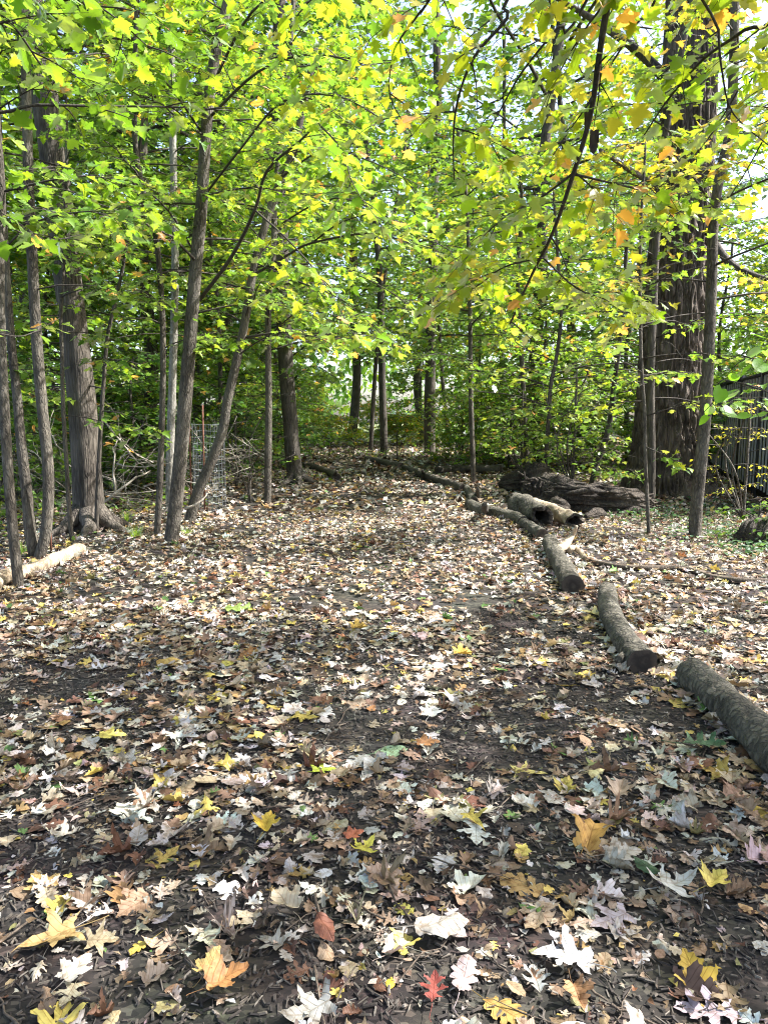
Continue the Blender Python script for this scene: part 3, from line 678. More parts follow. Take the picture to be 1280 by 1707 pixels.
# ------------------------------------------------------------------ traced trees, far end and right of the path
for (px, w_, lb, mt, top, s) in [
    ([(640,757),(639,700),(637,640),(636,560),(632,450)], 15, 'dark upright trunk closing the view straight down the path', M['bark_dark'], 14, 41),
    ([(716,757),(716,700),(717,620),(718,540),(722,420),(724,300)], 22, 'thick trunk with a pale sunlit flank beyond the far end of the dark logs', M['bark_big'], 16, 42),
    ([(751,748),(744,700),(738,640),(733,560),(728,460)], 8, 'thin dark trunk leaning beside the thick pale flanked one', M['bark_dark'], 11, 43),
    ([(618,752),(621,690),(624,640),(630,560)], 9, 'slender leaning trunk against the bright clearing', M['bark_dark'], 11, 44),
    ([(836,762),(838,700),(836,620),(838,500),(840,380)], 11, 'distant dark trunk behind the lime green shrubs, nearest to the path', M['bark_dark'], 13, 45),
    ([(962,765),(958,690),(956,600),(950,480),(945,350)], 13, 'distant dark trunk behind the rotten fallen trunk', M['bark_dark'], 14, 46)]:
    tree('woodland_tree', lb, 'tree', px, None, w_, mt, MID, top=top, seed=s, sides=10, flare=.4, kind='maple_lo', size=.17, step=.16, auto=dict(z0=4.2, z1=top, n=20, len=2.6, tl=.9, nt=8, depth=1))
tree('sapling', 'slender bare stemmed young tree beside the line of small logs', 'tree',
     [(789,806),(787,740),(785,680),(784,600),(783,500),(780,400)], None, 10, M['bark_sap'], LIME, top=7, seed=47, sides=8, flare=.1, size=.114, step=.08,
     boughs=[dict(p=[A(784,600,15),A(730,590,14),A(690,600,13.2)], r=.012, n=14, tl=.8), dict(p=[A(784,560,15),A(840,560,14),A(900,600,13)], r=.012, n=14, tl=.8), dict(p=[A(783,500,15),A(740,470,13.8),A(690,500,12.8)], r=.012, n=14, tl=.8)],
     auto=dict(z0=2.7, z1=7, n=28, len=1.9, tl=.6, nt=9))
tree('slim_tree', 'slim grey tree standing in front of the black fence and the huge oak', 'tree',
     [(1157,897),(1160,850),(1166,790),(1175,690),(1182,560),(1186,450),(1188,380),(1196,310),(1208,255),(1216,215),(1222,120)], None, 23, M['bark_sap'], LIMEY, top=7.5, seed=48, sides=14, parts=250,
     boughs=[dict(p=[A(1186,430,8.6),A(1120,440,8.2),A(1050,470,7.7),A(980,470,7.3)], r=.010, n=12, tl=.6),
             dict(p=[A(1190,350,8.6),A(1150,290,8.2),A(1080,240,7.8),A(1000,250,7.4)], r=.012, n=12, tl=.6),
             dict(p=[A(1184,520,8.6),A(1110,530,8.1),A(1040,560,7.7)], r=.008, n=9, tl=.5),
             dict(p=[A(1190,400,8.6),A(1240,410,8.2),A(1300,440,7.8)], r=.010, n=12, tl=.6),
             dict(p=[A(1200,280,8.6),A(1250,270,8.1),A(1310,300,7.7)], r=.010, n=12, tl=.6)],
     auto=dict(z0=2.5, z1=7.2, n=20, len=1.5, tl=.6, nt=9))
tree('sapling', 'thin wavy sapling in front of the huge oak, next to a thicker dark stem', 'sapling',
     [(1081,892),(1078,830),(1075,760),(1074,690),(1069,620),(1067,550),(1066,470)], None, 8, M['bark_sap'], LIME, top=4.2, seed=49, sides=8, parts=150, flare=.1,
     boughs=[dict(p=[A(1069,620,8.6),A(1030,600,8.3),A(980,600,8.0),A(920,620,7.7)], r=.006, n=9, tl=.45),
             dict(p=[A(1068,600,8.6),A(1110,570,8.3),A(1140,600,8.1)], r=.005, n=7, tl=.4),
             dict(p=[A(1076,745,8.6),A(1110,760,8.4),A(1135,775,8.2)], r=.007, n=6, tl=.225)],
     auto=dict(z0=1.3, z1=4.0, n=20, len=1.1, tl=.45, nt=8))
tree('slim_tree', 'dark straight stem close against the huge oak', 'tree',
     [(1084,838),(1085,760),(1084,680),(1085,590),(1090,480),(1095,380)], None, 16, M['bark_dark'], LIME, top=7, seed=50, sides=10, parts=0, flare=.1,
     auto=dict(z0=1.5, z1=7, n=30, len=1.5, tl=.6, nt=9))
tree('sapling', 'crooked little tree leaning out from behind the rotten fallen trunk', 'sapling',
     [(984,818),(992,780),(1003,750),(1012,720),(1018,690),(1022,650),(1030,590),(1036,540)], None, 12, M['bark_dark'], LIME, top=4.2, seed=51, sides=8, flare=.1,
     boughs=[dict(p=[A(1014,700,12.9),A(1050,660,12.7),A(1090,640,12.5)], r=.008, n=8, tl=.5)],
     auto=dict(z0=1.6, z1=4.2, n=16, len=1.3, tl=.55, nt=8))

tree('sapling', 'thin dark stemmed sapling of bright layered lime leaves rising behind the hollow logs', 'sapling',
     [(907,800),(910,760),(914,700),(918,640),(928,590),(935,520),(930,440)], 12.9, 9, M['bark_dark'], LIME, top=5, seed=52, sides=8, flare=.1, size=.115, parts=100,
     boughs=[dict(p=[A(914,690,12.8),A(960,690,12.3),A(1000,720,11.9)], r=.008, n=12, tl=.55), dict(p=[A(914,680,12.8),A(870,680,12.3),A(820,700,12)], r=.008, n=12, tl=.55), dict(p=[A(920,630,12.8),A(970,610,12.2),A(1020,630,11.7)], r=.008, n=12, tl=.6), dict(p=[A(920,630,12.8),A(860,610,12.1),A(810,630,11.6)], r=.008, n=12, tl=.6)],
     auto=dict(z0=1.3, z1=4.9, n=26, len=1.5, tl=.6, nt=9))
# the huge oak: deep furrowed bark as relief, buttress roots
def oak():
    base = ground(1112,822); Y = base.y; rng = np.random.default_rng(60)
    pts = [A(1112,822,Y),A(1112,760,Y),A(1115,680,Y),A(1119,600,Y),A(1124,520,Y),A(1130,430,Y),A(1136,340,Y),A(1142,250,Y),A(1148,150,Y),A(1152,40,Y),A(1156,-80,Y)]
    pts[0] = base
    root = empty('oak_tree', tuple(base), 'huge old oak with deeply furrowed reddish bark by the black fence', 'tree')
    sm = np.array(catmull([np.array(base)-np.array((0,0,.2))]+[np.array(p) for p in pts], 16)); n = len(sm)
    zz = sm[:,2]-base.z
    rad = np.interp(zz, [-.2,0,.15,.5,1.2,3,6,10], [.92,.84,.72,.62,.55,.49,.43,.36])
    nr = 26; r2 = random.Random(3); ph = [r2.uniform(0,6.28) for _ in range(8)]
    def fn(i, n_, ang):
        z = zz[i]; q = ang*nr/2/math.pi
        wob = np.array([mnoise.noise((math.cos(a)*3, math.sin(a)*3, z*1.3)) for a in ang])
        wob2 = np.array([mnoise.noise((math.cos(a)*9+5, math.sin(a)*9, z*5.5)) for a in ang])
        ridge = np.abs(np.sin((ang*nr/2+wob*5.0)))**.6
        brk = np.clip(wob2*3.5+.9, .15, 1)
        fl = .10*math.exp(-max(z,0)*1.6)*np.sin(6*ang+ph[0])
        return 1+.16*(ridge*brk-.6)+.03*wob+fl
    b = Buf(); tube(b, sm, rad, 336, fn); b.obj('trunk', M['bark_oak'], root, smooth=True)
    lv = Leaves()
    for (p, r) in [([A(1136,340,Y),A(1110,330,Y-.5),A(1085,300,Y-1.0),A(1060,290,Y-1.6),A(1000,250,Y-2.4)], .09), ([A(1140,300,Y),A(1200,420,Y-.6),A(1260,460,Y-1.2),A(1330,470,Y-1.8)], .08),
                   ([A(1146,180,Y),A(1080,100,Y+.4),A(1000,40,Y+.6),A(900,-20,Y+.8)], .11), ([A(1150,60,Y),A(1230,0,Y-.5),A(1320,-60,Y-1)], .10), ([A(1154,-20,Y),A(1120,-180,Y+1),A(1020,-320,Y+2)], .12), ([A(1156,-80,Y),A(1190,-250,Y-.5),A(1240,-420,Y-.5)], .16)]:
        e = Buf(); pl = np.array(catmull([np.array(q) for q in p], 5)); tube(e, pl, np.linspace(r, r*.3, len(pl)), 10, trunk_fn(int(r*1000), .08))
        dress(pl, r*.4, rng, e, lv, LIMEY, 1.3, 16, .13, .14, .25); e.obj('branch', M['bark_dark'], root)
    NT[0] += finish_crown(root, lv, 'maple', seed=60)
oak()

# overhanging maple, its trunk to the right just outside the picture
tr_ = [np.array((2.45,2.2,gz(2.45,2.2))), np.array((2.4,2.25,1.4)), np.array((2.3,2.4,2.8)), np.array((2.15,2.6,4.2)), np.array((2.1,2.6,5.6)), np.array((2.0,2.5,7.2))]
def O(*q): return [np.array(A(*k)) for k in q]
hang = [
  dict(p=[tr_[3]]+O((1040,-90,3.7),(1014,0,3.75),(1000,80,3.8),(984,190,3.95),(955,290,4.1),(920,390,4.4),(885,460,4.7),(850,540,5.0)), r=.021, n=16, tl=.6, t0=.3),
  dict(p=O((955,290,4.1),(1010,303,4.2),(1075,322,4.35),(1130,370,4.5)), r=.007, n=9, tl=.5),
  dict(p=O((957,287,4.1),(900,330,4.2),(850,355,4.35),(800,400,4.5),(760,450,4.6)), r=.007, n=10, tl=.5),
  dict(p=O((905,430,4.55),(840,445,4.6),(790,480,4.7),(735,500,4.8)), r=.006, n=9, tl=.45),
  dict(p=O((905,430,4.5),(960,480,4.6),(1010,500,4.75),(1050,530,4.9)), r=.006, n=9, tl=.5),
  dict(p=[tr_[3]]+O((900,-60,3.6),(845,30,3.7),(790,95,3.8),(762,170,3.95),(755,240,4.1),(757,300,4.2)), r=.011, n=13, tl=.55, t0=.3),
  dict(p=[tr_[4]]+O((1000,-40,4.2),(930,45,4.3),(870,120,4.5),(830,190,4.7),(800,250,4.9)), r=.010, n=12, tl=.6, t0=.3),
  dict(p=[tr_[3]]+O((1330,-20,3.6),(1240,50,3.8),(1170,100,4.0),(1110,170,4.2),(1070,230,4.4)), r=.012, n=12, tl=.6, t0=.2),
  dict(p=[tr_[2]]+O((1195,-60,3.5),(1197,50,3.55),(1203,120,3.6),(1222,190,3.7),(1290,250,3.8)), r=.008, n=10, tl=.5, t0=.25),
  dict(p=[tr_[4]]+O((760,-70,4.6),(700,20,4.8),(660,80,5.0),(650,160,5.2),(690,230,5.4)), r=.010, n=13, tl=.6, t0=.35),
  dict(p=[tr_[4]]+O((1120,-60,5.0),(1060,40,5.2),(1010,120,5.5),(960,200,5.8),(900,260,6.1)), r=.011, n=13, tl=.65, t0=.3),
  dict(p=[tr_[4]]+O((640,-120,5.0),(560,-40,5.2),(500,20,5.4),(470,80,5.6)), r=.010, n=12, tl=.6, t0=.4),
  dict(p=[tr_[4]]+O((1280,60,5.4),(1230,150,5.7),(1180,230,6.0),(1120,300,6.3)), r=.010, n=11, tl=.6, t0=.3),
  dict(p=[tr_[3]]+O((1340,120,4.6),(1290,200,4.8),(1240,290,5.0),(1200,350,5.2)), r=.008, n=9, tl=.5, t0=.3),
]
OLV = [(.105,.155,.014),(.125,.168,.014),(.090,.150,.014),(.15,.175,.016),(.19,.175,.025)]
mp = build_tree('maple_tree', 'maple with dark arching boughs of backlit yellow green and peach leaves over the path', 'tree', tr_, .11, M['bark_sap'], OLV,
     boughs=hang, auto=dict(z0=4.6, z1=7.2, n=9, len=1.8, tl=.6, nt=8), size=.100, parts=300, seed=70, sides=14, oran=.065, step=.055)
# two dead curled leaves hanging on the limb
for (q, s) in [((992,215,3.93), .075), ((980,185,3.9), .05)]:
    p = np.array(A(*q)); bb = Buf(); rng = np.random.default_rng(int(s*1000))
    V, F, V0 = protos(MAPLE, .12, 1, int(s*999), 2.2)[0]
    W = V.copy(); a = W[:,0]*5.0; W[:,0], W[:,2] = .2*np.sin(a), .2*np.cos(a)+V[:,2]*.25; W = np.stack([W[:,0], W[:,2], -W[:,1]], -1)*s*1.6
    bb.add(W+p, F, (.045,.03,.02)); bb.obj('dead_leaf', M['litter'], mp)
    tp = [p+np.array((0,0,.03)), p]; 

# maple at the left edge, trunk just outside the picture, big near leaves in the top corner
tl_ = [np.array((-2.5,3.4,gz(-2.5,3.4))), np.array((-2.55,3.4,1.5)), np.array((-2.5,3.45,3.0)), np.array((-2.4,3.5,4.6)), np.array((-2.3,3.5,6.4))]
build_tree('maple_tree', 'maple reaching one long dark level bough with big green leaves across the upper corner', 'tree', tl_, .09, M['bark_sap'], LIME[:3]+MID[:2],
     boughs=[dict(p=[tl_[2]]+O((-40,182,3.6),(60,175,3.7),(170,177,3.85),(280,178,4.0),(385,184,4.15)), r=.010, n=8, tl=.35, t0=.3),
             dict(p=[tl_[3]]+O((-60,-20,3.4),(20,40,3.5),(70,110,3.65),(110,150,3.8)), r=.009, n=11, tl=.5, t0=.3),
             dict(p=[tl_[3]]+O((-20,-120,3.8),(80,-40,4.0),(180,20,4.2),(250,80,4.4)), r=.010, n=12, tl=.6, t0=.3),
             dict(p=[tl_[2]]+O((-40,330,3.7),(20,380,3.9),(80,400,4.1),(140,390,4.3)), r=.007, n=6, tl=.35, t0=.4),
             dict(p=[tl_[1]]+O((-40,560,4.2),(40,560,4.5),(100,530,4.8)), r=.006, n=5, tl=.3, t0=.4)],
     auto=dict(z0=4.2, z1=6.4, n=8, len=1.5, tl=.6, nt=8), size=.10, parts=200, seed=71, oran=.03)

# small round-leaved shrub at the right edge
base = ground(1262,905); base = Vector((base.x+.12, 5.2, gz(2.9, 5.2)))
bx = np.array(base)
build_tree('round_leaved_shrub', 'thin shrub with big round bright green leaves hanging in front of the black fence', 'shrub',
     [bx, bx+np.array((.02,0,.5)), bx+np.array((-.02,.02,1.0)), bx+np.array((.0,.05,1.7))], .012, M['bark_sap'], [(.075,.16,.014),(.08,.17,.016),(.06,.13,.014)],
     boughs=[dict(p=[bx+np.array((-.02,.02,.98))]+O((1240,640,5.2),(1200,660,5.25),(1170,690,5.3)), r=.007, n=5, tl=.14, step=.12),
             dict(p=[bx+np.array((-.02,.02,1.05))]+O((1280,610,5.2),(1240,600,5.2),(1215,620,5.3)), r=.007, n=5, tl=.16, step=.10),
             dict(p=[bx+np.array((0,.01,.7))]+O((1290,690,5.1),(1268,705,5.0)), r=.007, n=4, tl=.16, step=.12),
             dict(p=[bx+np.array((0,.01,1.4))]+O((1270,560,5.2),(1240,540,5.3)), r=.004, n=4, tl=.2, step=.10)],
     size=.125, kind='round', parts=80, seed=72, flare=0, sides=6, oran=0)
def shrub(label, base, h, n, ln, pal, seed, size=.07, kind='maple', tl=.3, nt=6, step=.07, name='shrub', lean=(0,0), oran=.02, group=None, parts=0):
    bx = np.array(base); rng = np.random.default_rng(seed)
    ex = [([bx, bx+np.array((rng.normal(0,.12)*h, rng.normal(0,.12)*h, h*.45)), bx+np.array((rng.normal(0,.3)*h, rng.normal(0,.25)*h, h*rng.uniform(.75,1)))], .006+.006*h) for _ in range(4)]
    return build_tree(name, label, 'shrub', [bx, bx+np.array((lean[0]*.5,lean[1]*.5,h*.5)), bx+np.array((lean[0],lean[1],h))], .006+.008*h, M['bark_sap'], pal, group=group,
        auto=dict(z0=bx[2]+.15*h, z1=bx[2]+h, n=n, len=ln, tl=tl, nt=nt), size=size, kind=kind, seed=seed, flare=0, sides=6, step=step, extra=ex, oran=oran, parts=parts)
shrub('wispy yellow leaved shrub growing at the foot of the black fence', ground(1238,868), 1.6, 22, .6, [(.20,.19,.02),(.26,.22,.03),(.13,.16,.015)], 73, .05, 'beech', .22, 5, .06)
shrub('low shrub with dark glossy leaves beside a dark rotting stump', ground(1262,905), .45, 12, .35, MID+DARK, 74, .07, 'beech', .2, 5, .05)
shrub('lime green bush in full sun spilling over the rotten fallen trunk', A(955,800,12.6)-Vector((0,0,.25)), 2.1, 24, 1.1, LIME, 75, .085, 'maple', .5, 8, .075, parts=100)
shrub('lime green bush between the slender bare stem and the rotten trunk', ground(868,790), 2.3, 28, 1.5, LIME+MID, 76, .09, 'maple', .55, 8, .085)
shrub('twiggy half bare bush with small pale leaves at the foot of the slim brown tree', ground(418,838), .95, 14, .55, [(.16,.19,.06),(.20,.22,.08),(.09,.14,.03)], 77, .045, 'beech', .3, 5, .06)
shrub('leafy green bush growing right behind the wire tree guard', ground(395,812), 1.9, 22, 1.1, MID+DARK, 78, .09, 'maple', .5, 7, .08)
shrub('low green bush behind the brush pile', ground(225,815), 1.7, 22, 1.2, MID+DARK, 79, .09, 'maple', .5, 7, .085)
shrub('small pale green bush behind the twin stemmed tree', ground(40,850), 1.3, 16, .9, MID, 80, .08, 'maple', .45, 7, .08)
for i, (q, h, lb) in enumerate([((548,764),.85,'bright yellow green bush at the end of the path where the clearing opens'), ((590,766),.7,'young leafy bush in the middle of the path end'), ((662,768),.95,'feathery green bush at the far end of the dark logs'), ((770,772),1.9,'green bush behind the far dark fallen log')]):
    shrub(lb, ground(*q), h, 20, 1.1, LIME+LIMEY[:2], 81+i, .10, 'maple', .5, 7, .10)

for i, ((x_, y_), h, lb) in enumerate([((-2.4,31.5),1.5,'pale sunlit bush at the near edge of the bright clearing, nearer the dark flared trunk'), ((.9,32.5),1.4,'pale sunlit bush in the bright clearing past the dark upright trunk'), ((-.6,38),2.2,'distant bush out in the middle of the bright clearing'), ((-3.6,40),3.2,'tall distant bush on the far side of the bright clearing')]):
    shrub(lb, (x_, y_, gz(x_, y_)), h, 26, 1.5, LIMEY+LIME, 91+i, .16, 'maple_lo', .8, 7, .15)
# ------------------------------------------------------------------ woods behind: a few kinds, copied with their parts
def proto(name, label, cat, group, h, r, mat, pal, auto, size, kind, step, seed, sides=8):
    rng = np.random.default_rng(seed); pts = [np.array((0,0,0.))]
    for k in range(6): pts.append(pts[-1]+np.array((rng.normal(0,.03)*h/3, rng.normal(0,.03)*h/3, h/6)))
    return build_tree(name, label, cat, pts, r, mat, pal, group=group, auto=auto, size=size, kind=kind, step=step, seed=seed, sides=sides, prune=False, flare=.4)
G1, G2, G3 = 'tall trees deep in the woods', 'leafy young maples of the understory', 'shrubs under the trees coloured dark green for shade'
PT = [proto('woodland_tree', 'tall green tree with a dark trunk deep in the woods', 'tree', G1, 17, .2, M['bark_dark'], MID+LIME[:2], dict(z0=4, z1=17, n=44, len=4.2, tl=1.4, nt=9, cone=False), .24, 'maple_lo', .21, 101),
      proto('woodland_tree', 'tall green tree with a dark trunk deep in the woods', 'tree', G1, 14, .16, M['bark_big'], MID+DARK, dict(z0=3, z1=14, n=44, len=3.6, tl=1.3, nt=9, cone=False), .22, 'maple_lo', .19, 102)]
PY = [proto('young_maple', 'leafy young maple in the understory', 'tree', G2, 6, .055, M['bark_sap'], LIME+MID[:1], dict(z0=.9, z1=6, n=40, len=2.0, tl=.75, nt=8), .125, 'maple_lo', .12, 103),
      proto('young_maple', 'leafy young maple in the understory', 'tree', G2, 5, .045, M['bark_dark'], LIME+MID[:2], dict(z0=.6, z1=5, n=38, len=1.9, tl=.75, nt=8), .125, 'maple_lo', .12, 104)]
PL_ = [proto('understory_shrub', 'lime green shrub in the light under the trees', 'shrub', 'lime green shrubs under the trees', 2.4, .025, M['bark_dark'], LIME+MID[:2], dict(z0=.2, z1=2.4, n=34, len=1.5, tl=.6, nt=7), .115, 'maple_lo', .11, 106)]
PS = [proto('understory_shrub', 'shrub under the trees, leaves coloured dark green for shade', 'shrub', G3, 2.4, .025, M['bark_dark'], DARK+MID[:2], dict(z0=.2, z1=2.4, n=34, len=1.5, tl=.6, nt=7), .115, 'maple_lo', .11, 105)]  # shade of the woods on this side is put into the leaf colour
USED = set()
def spread(protos_, spots, s0, label=None):
    rng = random.Random(s0)
    for i, (x, y) in enumerate(spots):
        p = protos_[i % len(protos_)]; z = gz(x, y)-.03
        if p.name not in USED: USED.add(p.name); p.location = (x,y,z); p.rotation_euler = (0,0,rng.uniform(0,6.28))
        else: copy_tree(p, (x,y,z), rng.uniform(0,6.28), rng.uniform(.85,1.2))
TALL = [(-7.5,12.6),(-5.2,15.8),(-12.5,14),(-3.9,20),(-9,17),(-5.5,22),(-12,26),(-7,33),(-1.5,34),(1.9,35.5),(-4.4,29),(13,31),(4.5,21.5),(8.5,34),(-16,20),(16,22),(-10,38),(14,40),(5,42)]
YOUNG = [(-3.4,15.5),(-5.5,13.2),(-8,12.5),(-4.6,18.5),(-7.2,16.8),(-3.2,22.5),(-10,14.8),(-6.2,26),(3.4,17.5),(4.2,20.2),(6.4,19.5),(2.9,23.5),(7.6,23),(10.5,18.5),(9.4,20.5),(12.5,20),(8.6,15.2),(-8.5,21),(-3.9,25.8),(1.6,33)]
SHR = [(-4.2,12.6),(-6,11.6),(-7.6,13.6),(-3.6,17.2),(-5.4,15.5),(-9,11.4),(-2.9,19.6),(-6.8,18.5),(3.2,19),(5.2,18.3),(2.7,21.5),(4.8,23.0),(-3.3,24),(7.4,17.8),(-10.5,12.5)]
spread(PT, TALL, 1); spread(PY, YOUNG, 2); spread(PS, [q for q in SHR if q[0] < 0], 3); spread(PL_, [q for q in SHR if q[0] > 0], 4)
# unseen trees, added out of view to shade the near ground
for (x, y, i, s) in [(-7.5,-3,1,.8)]:
    copy_tree(PT[i], (x,y,gz(x,y)), x*3+y, s, 'unseen tall tree added to shade the near end of the path')['group'] = 'unseen trees added to shade the near path'

for k, (x, y) in enumerate([(7.0,3.4),(7.4,.2),(5.4,-3.2)]):  # more unseen trees, added to keep sun off the near ground
    r9 = np.random.default_rng(k+900); pts = [np.array((x, y, gz(x,y)))]
    for q in range(6): pts.append(pts[-1]+np.array((r9.normal(0,.12), r9.normal(0,.12), 1.75)))
    build_tree('woodland_tree', 'unseen tall tree added to shade the near end of the path', 'tree', pts, .13, M['bark_big'], MID+LIME[:2], group='unseen trees added to shade the near path', auto=dict(z0=4.5, z1=10.5, n=24, len=3.0, tl=1.0, nt=8, cone=False), size=.17, kind='maple_lo', step=.15, seed=910+k)

# the far wood reads as one mass
def far_woods():
    rng = np.random.default_rng(9); n = 48000
    az = rng.uniform(R(-62), R(62), n); d = rng.uniform(42, 70, n); x = np.sin(az)*d; y = np.cos(az)*d
    zt = 15+5*np.sin(az*9)+4*np.sin(az*23+1); z = rng.power(.9, n)*zt
    cl = np.array([mnoise.noise((a*.25, b*.25, c*.3)) for a, b, c in zip(x, y, z)])
    k = (cl > np.interp(z/zt, [0,.5,1], [-.3,-.12,.12])) & ~((np.abs(az+R(1.0)) < R(1.9)+.02*np.sin(z*2)) & (z < 3.2)); x, y, z, az = x[k], y[k], z[k], az[k]; n = len(x)
    b = Buf(); pal = np.array(MID+DARK+LIME[:2]); C = pal[rng.integers(len(pal), size=n)]
    D = rng.normal(0,1,(n,3)); D[:,2] -= .5; NR = rng.normal(0,.6,(n,3)); NR[:,2] += .8
    place_leaves(b, FOL['kite'], np.stack([x,y,z],-1), D, NR, rng.uniform(.45,.85,n), C)
    b.obj('far_woods', M['leaf'], kind='stuff')
far_woods()

# ------------------------------------------------------------------ logs along the path
def gp(px, py, h):
    a = (px-640.0)/FPX; b_ = -(py-853.5)/FPX; d = (a, b_*SP+CP, b_*CP-SP); z = h
    for _ in range(6):
        t = (CAM_H-z)/(-d[2]); z = gz(d[0]*t, d[1]*t)+h
    return np.array((d[0]*t, d[1]*t, z))
def cut_end(root, c, nrm, r, seed, fn_ring):
    """sawn face: ring of points of the log's own end, dished slightly"""
    b = Buf(); ring = fn_ring; m = len(ring); c = np.asarray(c); nrm = np.asarray(nrm)
    V = []; rr = []; ks = [1, .8, .6, .4, .2]
    for k in ks:
        V += [c+(p-c)*k*.99+nrm*(.004+.006*(mnoise.noise(Vector((c+(p-c)*k)*9)))) for p in ring]; rr += [k*r]*m
    V.append(c+nrm*.002); rr.append(0)
    F = []
    for q in range(len(ks)-1):
        for j in range(m):
            a, b2, c2, d2 = q*m+j, q*m+(j+1) % m, (q+1)*m+(j+1) % m, (q+1)*m+j
            F += [(a, b2, c2), (a, c2, d2)]
    q = (len(ks)-1)*m
    for j in range(m): F.append((q+j, q+(j+1) % m, len(V)-1))
    b.add(V, F); b.r.append(np.array(rr)); b.obj('cut_end', M['cut'], root)
def log(label, px, r, mat, seed, rough=.07, sides=44, taper=.1, ends=(1,1), stubs=(), name='log', cat='log', sub_=.85, group=None):
    r *= .84; pts = [gp(x, y, r*sub_) for x, y in px]
    sm = np.array(catmull(pts, 22)); n = len(sm)
    root = empty(name, (sm[n//2][0], sm[n//2][1], gz(sm[n//2][0], sm[n//2][1])), label, cat, group)
    rad = r*(1-taper*np.linspace(0, 1, n)[::-1])
    f0 = trunk_fn(seed, rough)
    def fn(i, n_, ang):
        p = sm[i]; return f0(i, n_, ang)+np.array([.09*mnoise.noise((p[0]*5+math.cos(a), p[1]*5+math.sin(a), seed))+.05*mnoise.noise((p[0]*16+3*math.cos(a), p[1]*16+3*math.sin(a), seed+.5))+.30*max(0, mnoise.noise((p[0]*7+1.6*math.cos(a), p[1]*7+1.6*math.sin(a), seed+3.3))-.33)-.05*abs(mnoise.noise((p[0]*26+6*math.cos(a), p[1]*26+6*math.sin(a), seed+7))) for a in ang])
    b = Buf(); V = tube(b, sm, rad, sides, fn); b.obj('bark', mat, root)
    if ends[0]: cut_end(root, sm[0], norm(sm[0]-sm[1]), rad[0], seed, V[:sides][::-1])
    if ends[1]: cut_end(root, sm[-1], norm(sm[-1]-sm[-2]), rad[-1], seed+1, V[(n-1)*sides:n*sides])
    for st in stubs:
        p = [np.asarray(q, float) for q in st[0]]; s2 = np.array(catmull(p, 5)); e = Buf(); tube(e, s2, np.linspace(st[1], st[1]*st[2], len(s2)), 10, trunk_fn(seed+7, .12)); e.obj('branch_stub', st[3] if len(st) > 3 else mat, root)
    return root
log('nearest grey log of the path edge, running out at the picture side', [(1338,1300),(1265,1226),(1205,1170),(1152,1122)], .098, M['bark_log'], 201, ends=(0,1), taper=-.05)
log('slightly bent grey log with a black sawn end, second from the camera', [(1011,985),(1017,1022),(1040,1066),(1070,1104)], .092, M['bark_log'], 202, stubs=[([gp(1040,1095,.06), gp(1030,1100,.07)], .03, .8)])
log('grey log with a sawn end and a pale forked branch stub', [(916,902),(926,925),(940,950),(955,977)], .105, M['bark_log'], 203,
    stubs=[([gp(928,918,.10), gp(942,908,.13), gp(953,893,.19), gp(961,877,.30)], .055, .25, M['drift']), ([gp(945,915,.09), gp(960,915,.07), gp(975,930,.03)], .035, .7, M['drift'])])
log('short log end lying behind the forked log in the path edge line', [(872,872),(886,880),(903,893)], .085, M['bark_log'], 204)
log('long pale grey log with two dark broken stubs', [(783,840),(797,849),(830,855),(858,863),(872,871)], .090, M['bark_log'], 205, ends=(0,1), taper=-.1,
    stubs=[([gp(808,850,.1), gp(807,845,.2), gp(808,840,.26)], .05, .6, M['bark_dark'])])
log('short grey log piece with an upright dark knot where the log line bends', [(776,812),(781,820),(790,836)], .085, M['bark_log'], 206, stubs=[([gp(795,826,.08), gp(796,820,.2), gp(796,814,.3)], .045, .5, M['bark_dark'])])
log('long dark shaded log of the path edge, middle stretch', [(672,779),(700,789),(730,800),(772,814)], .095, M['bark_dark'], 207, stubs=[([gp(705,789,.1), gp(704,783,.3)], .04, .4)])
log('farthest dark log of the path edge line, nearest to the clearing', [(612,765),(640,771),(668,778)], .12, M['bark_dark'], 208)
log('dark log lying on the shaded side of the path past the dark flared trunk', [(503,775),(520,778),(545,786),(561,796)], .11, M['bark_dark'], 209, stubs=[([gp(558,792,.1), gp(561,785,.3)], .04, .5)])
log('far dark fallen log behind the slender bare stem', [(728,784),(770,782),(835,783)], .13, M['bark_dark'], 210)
log('bare pale barkless log behind the slim dark trunk', [(-20,984),(10,962),(60,948),(95,933),(134,915)], .075, M['drift'], 211, rough=.12, taper=.0)
log('long thin dark branch lying across the leaves', [(984,936),(1025,944),(1075,947),(1140,948),(1190,962),(1240,969),(1300,972)], .032, M['brown'], 212, rough=.2, sides=12, name='fallen_branch', cat='branch')
log('dark dead stick lying on the path in the leaves', [(505,1075),(520,1080),(533,1087)], .022, M['brown'], 213, sides=10, name='fallen_branch', cat='branch')

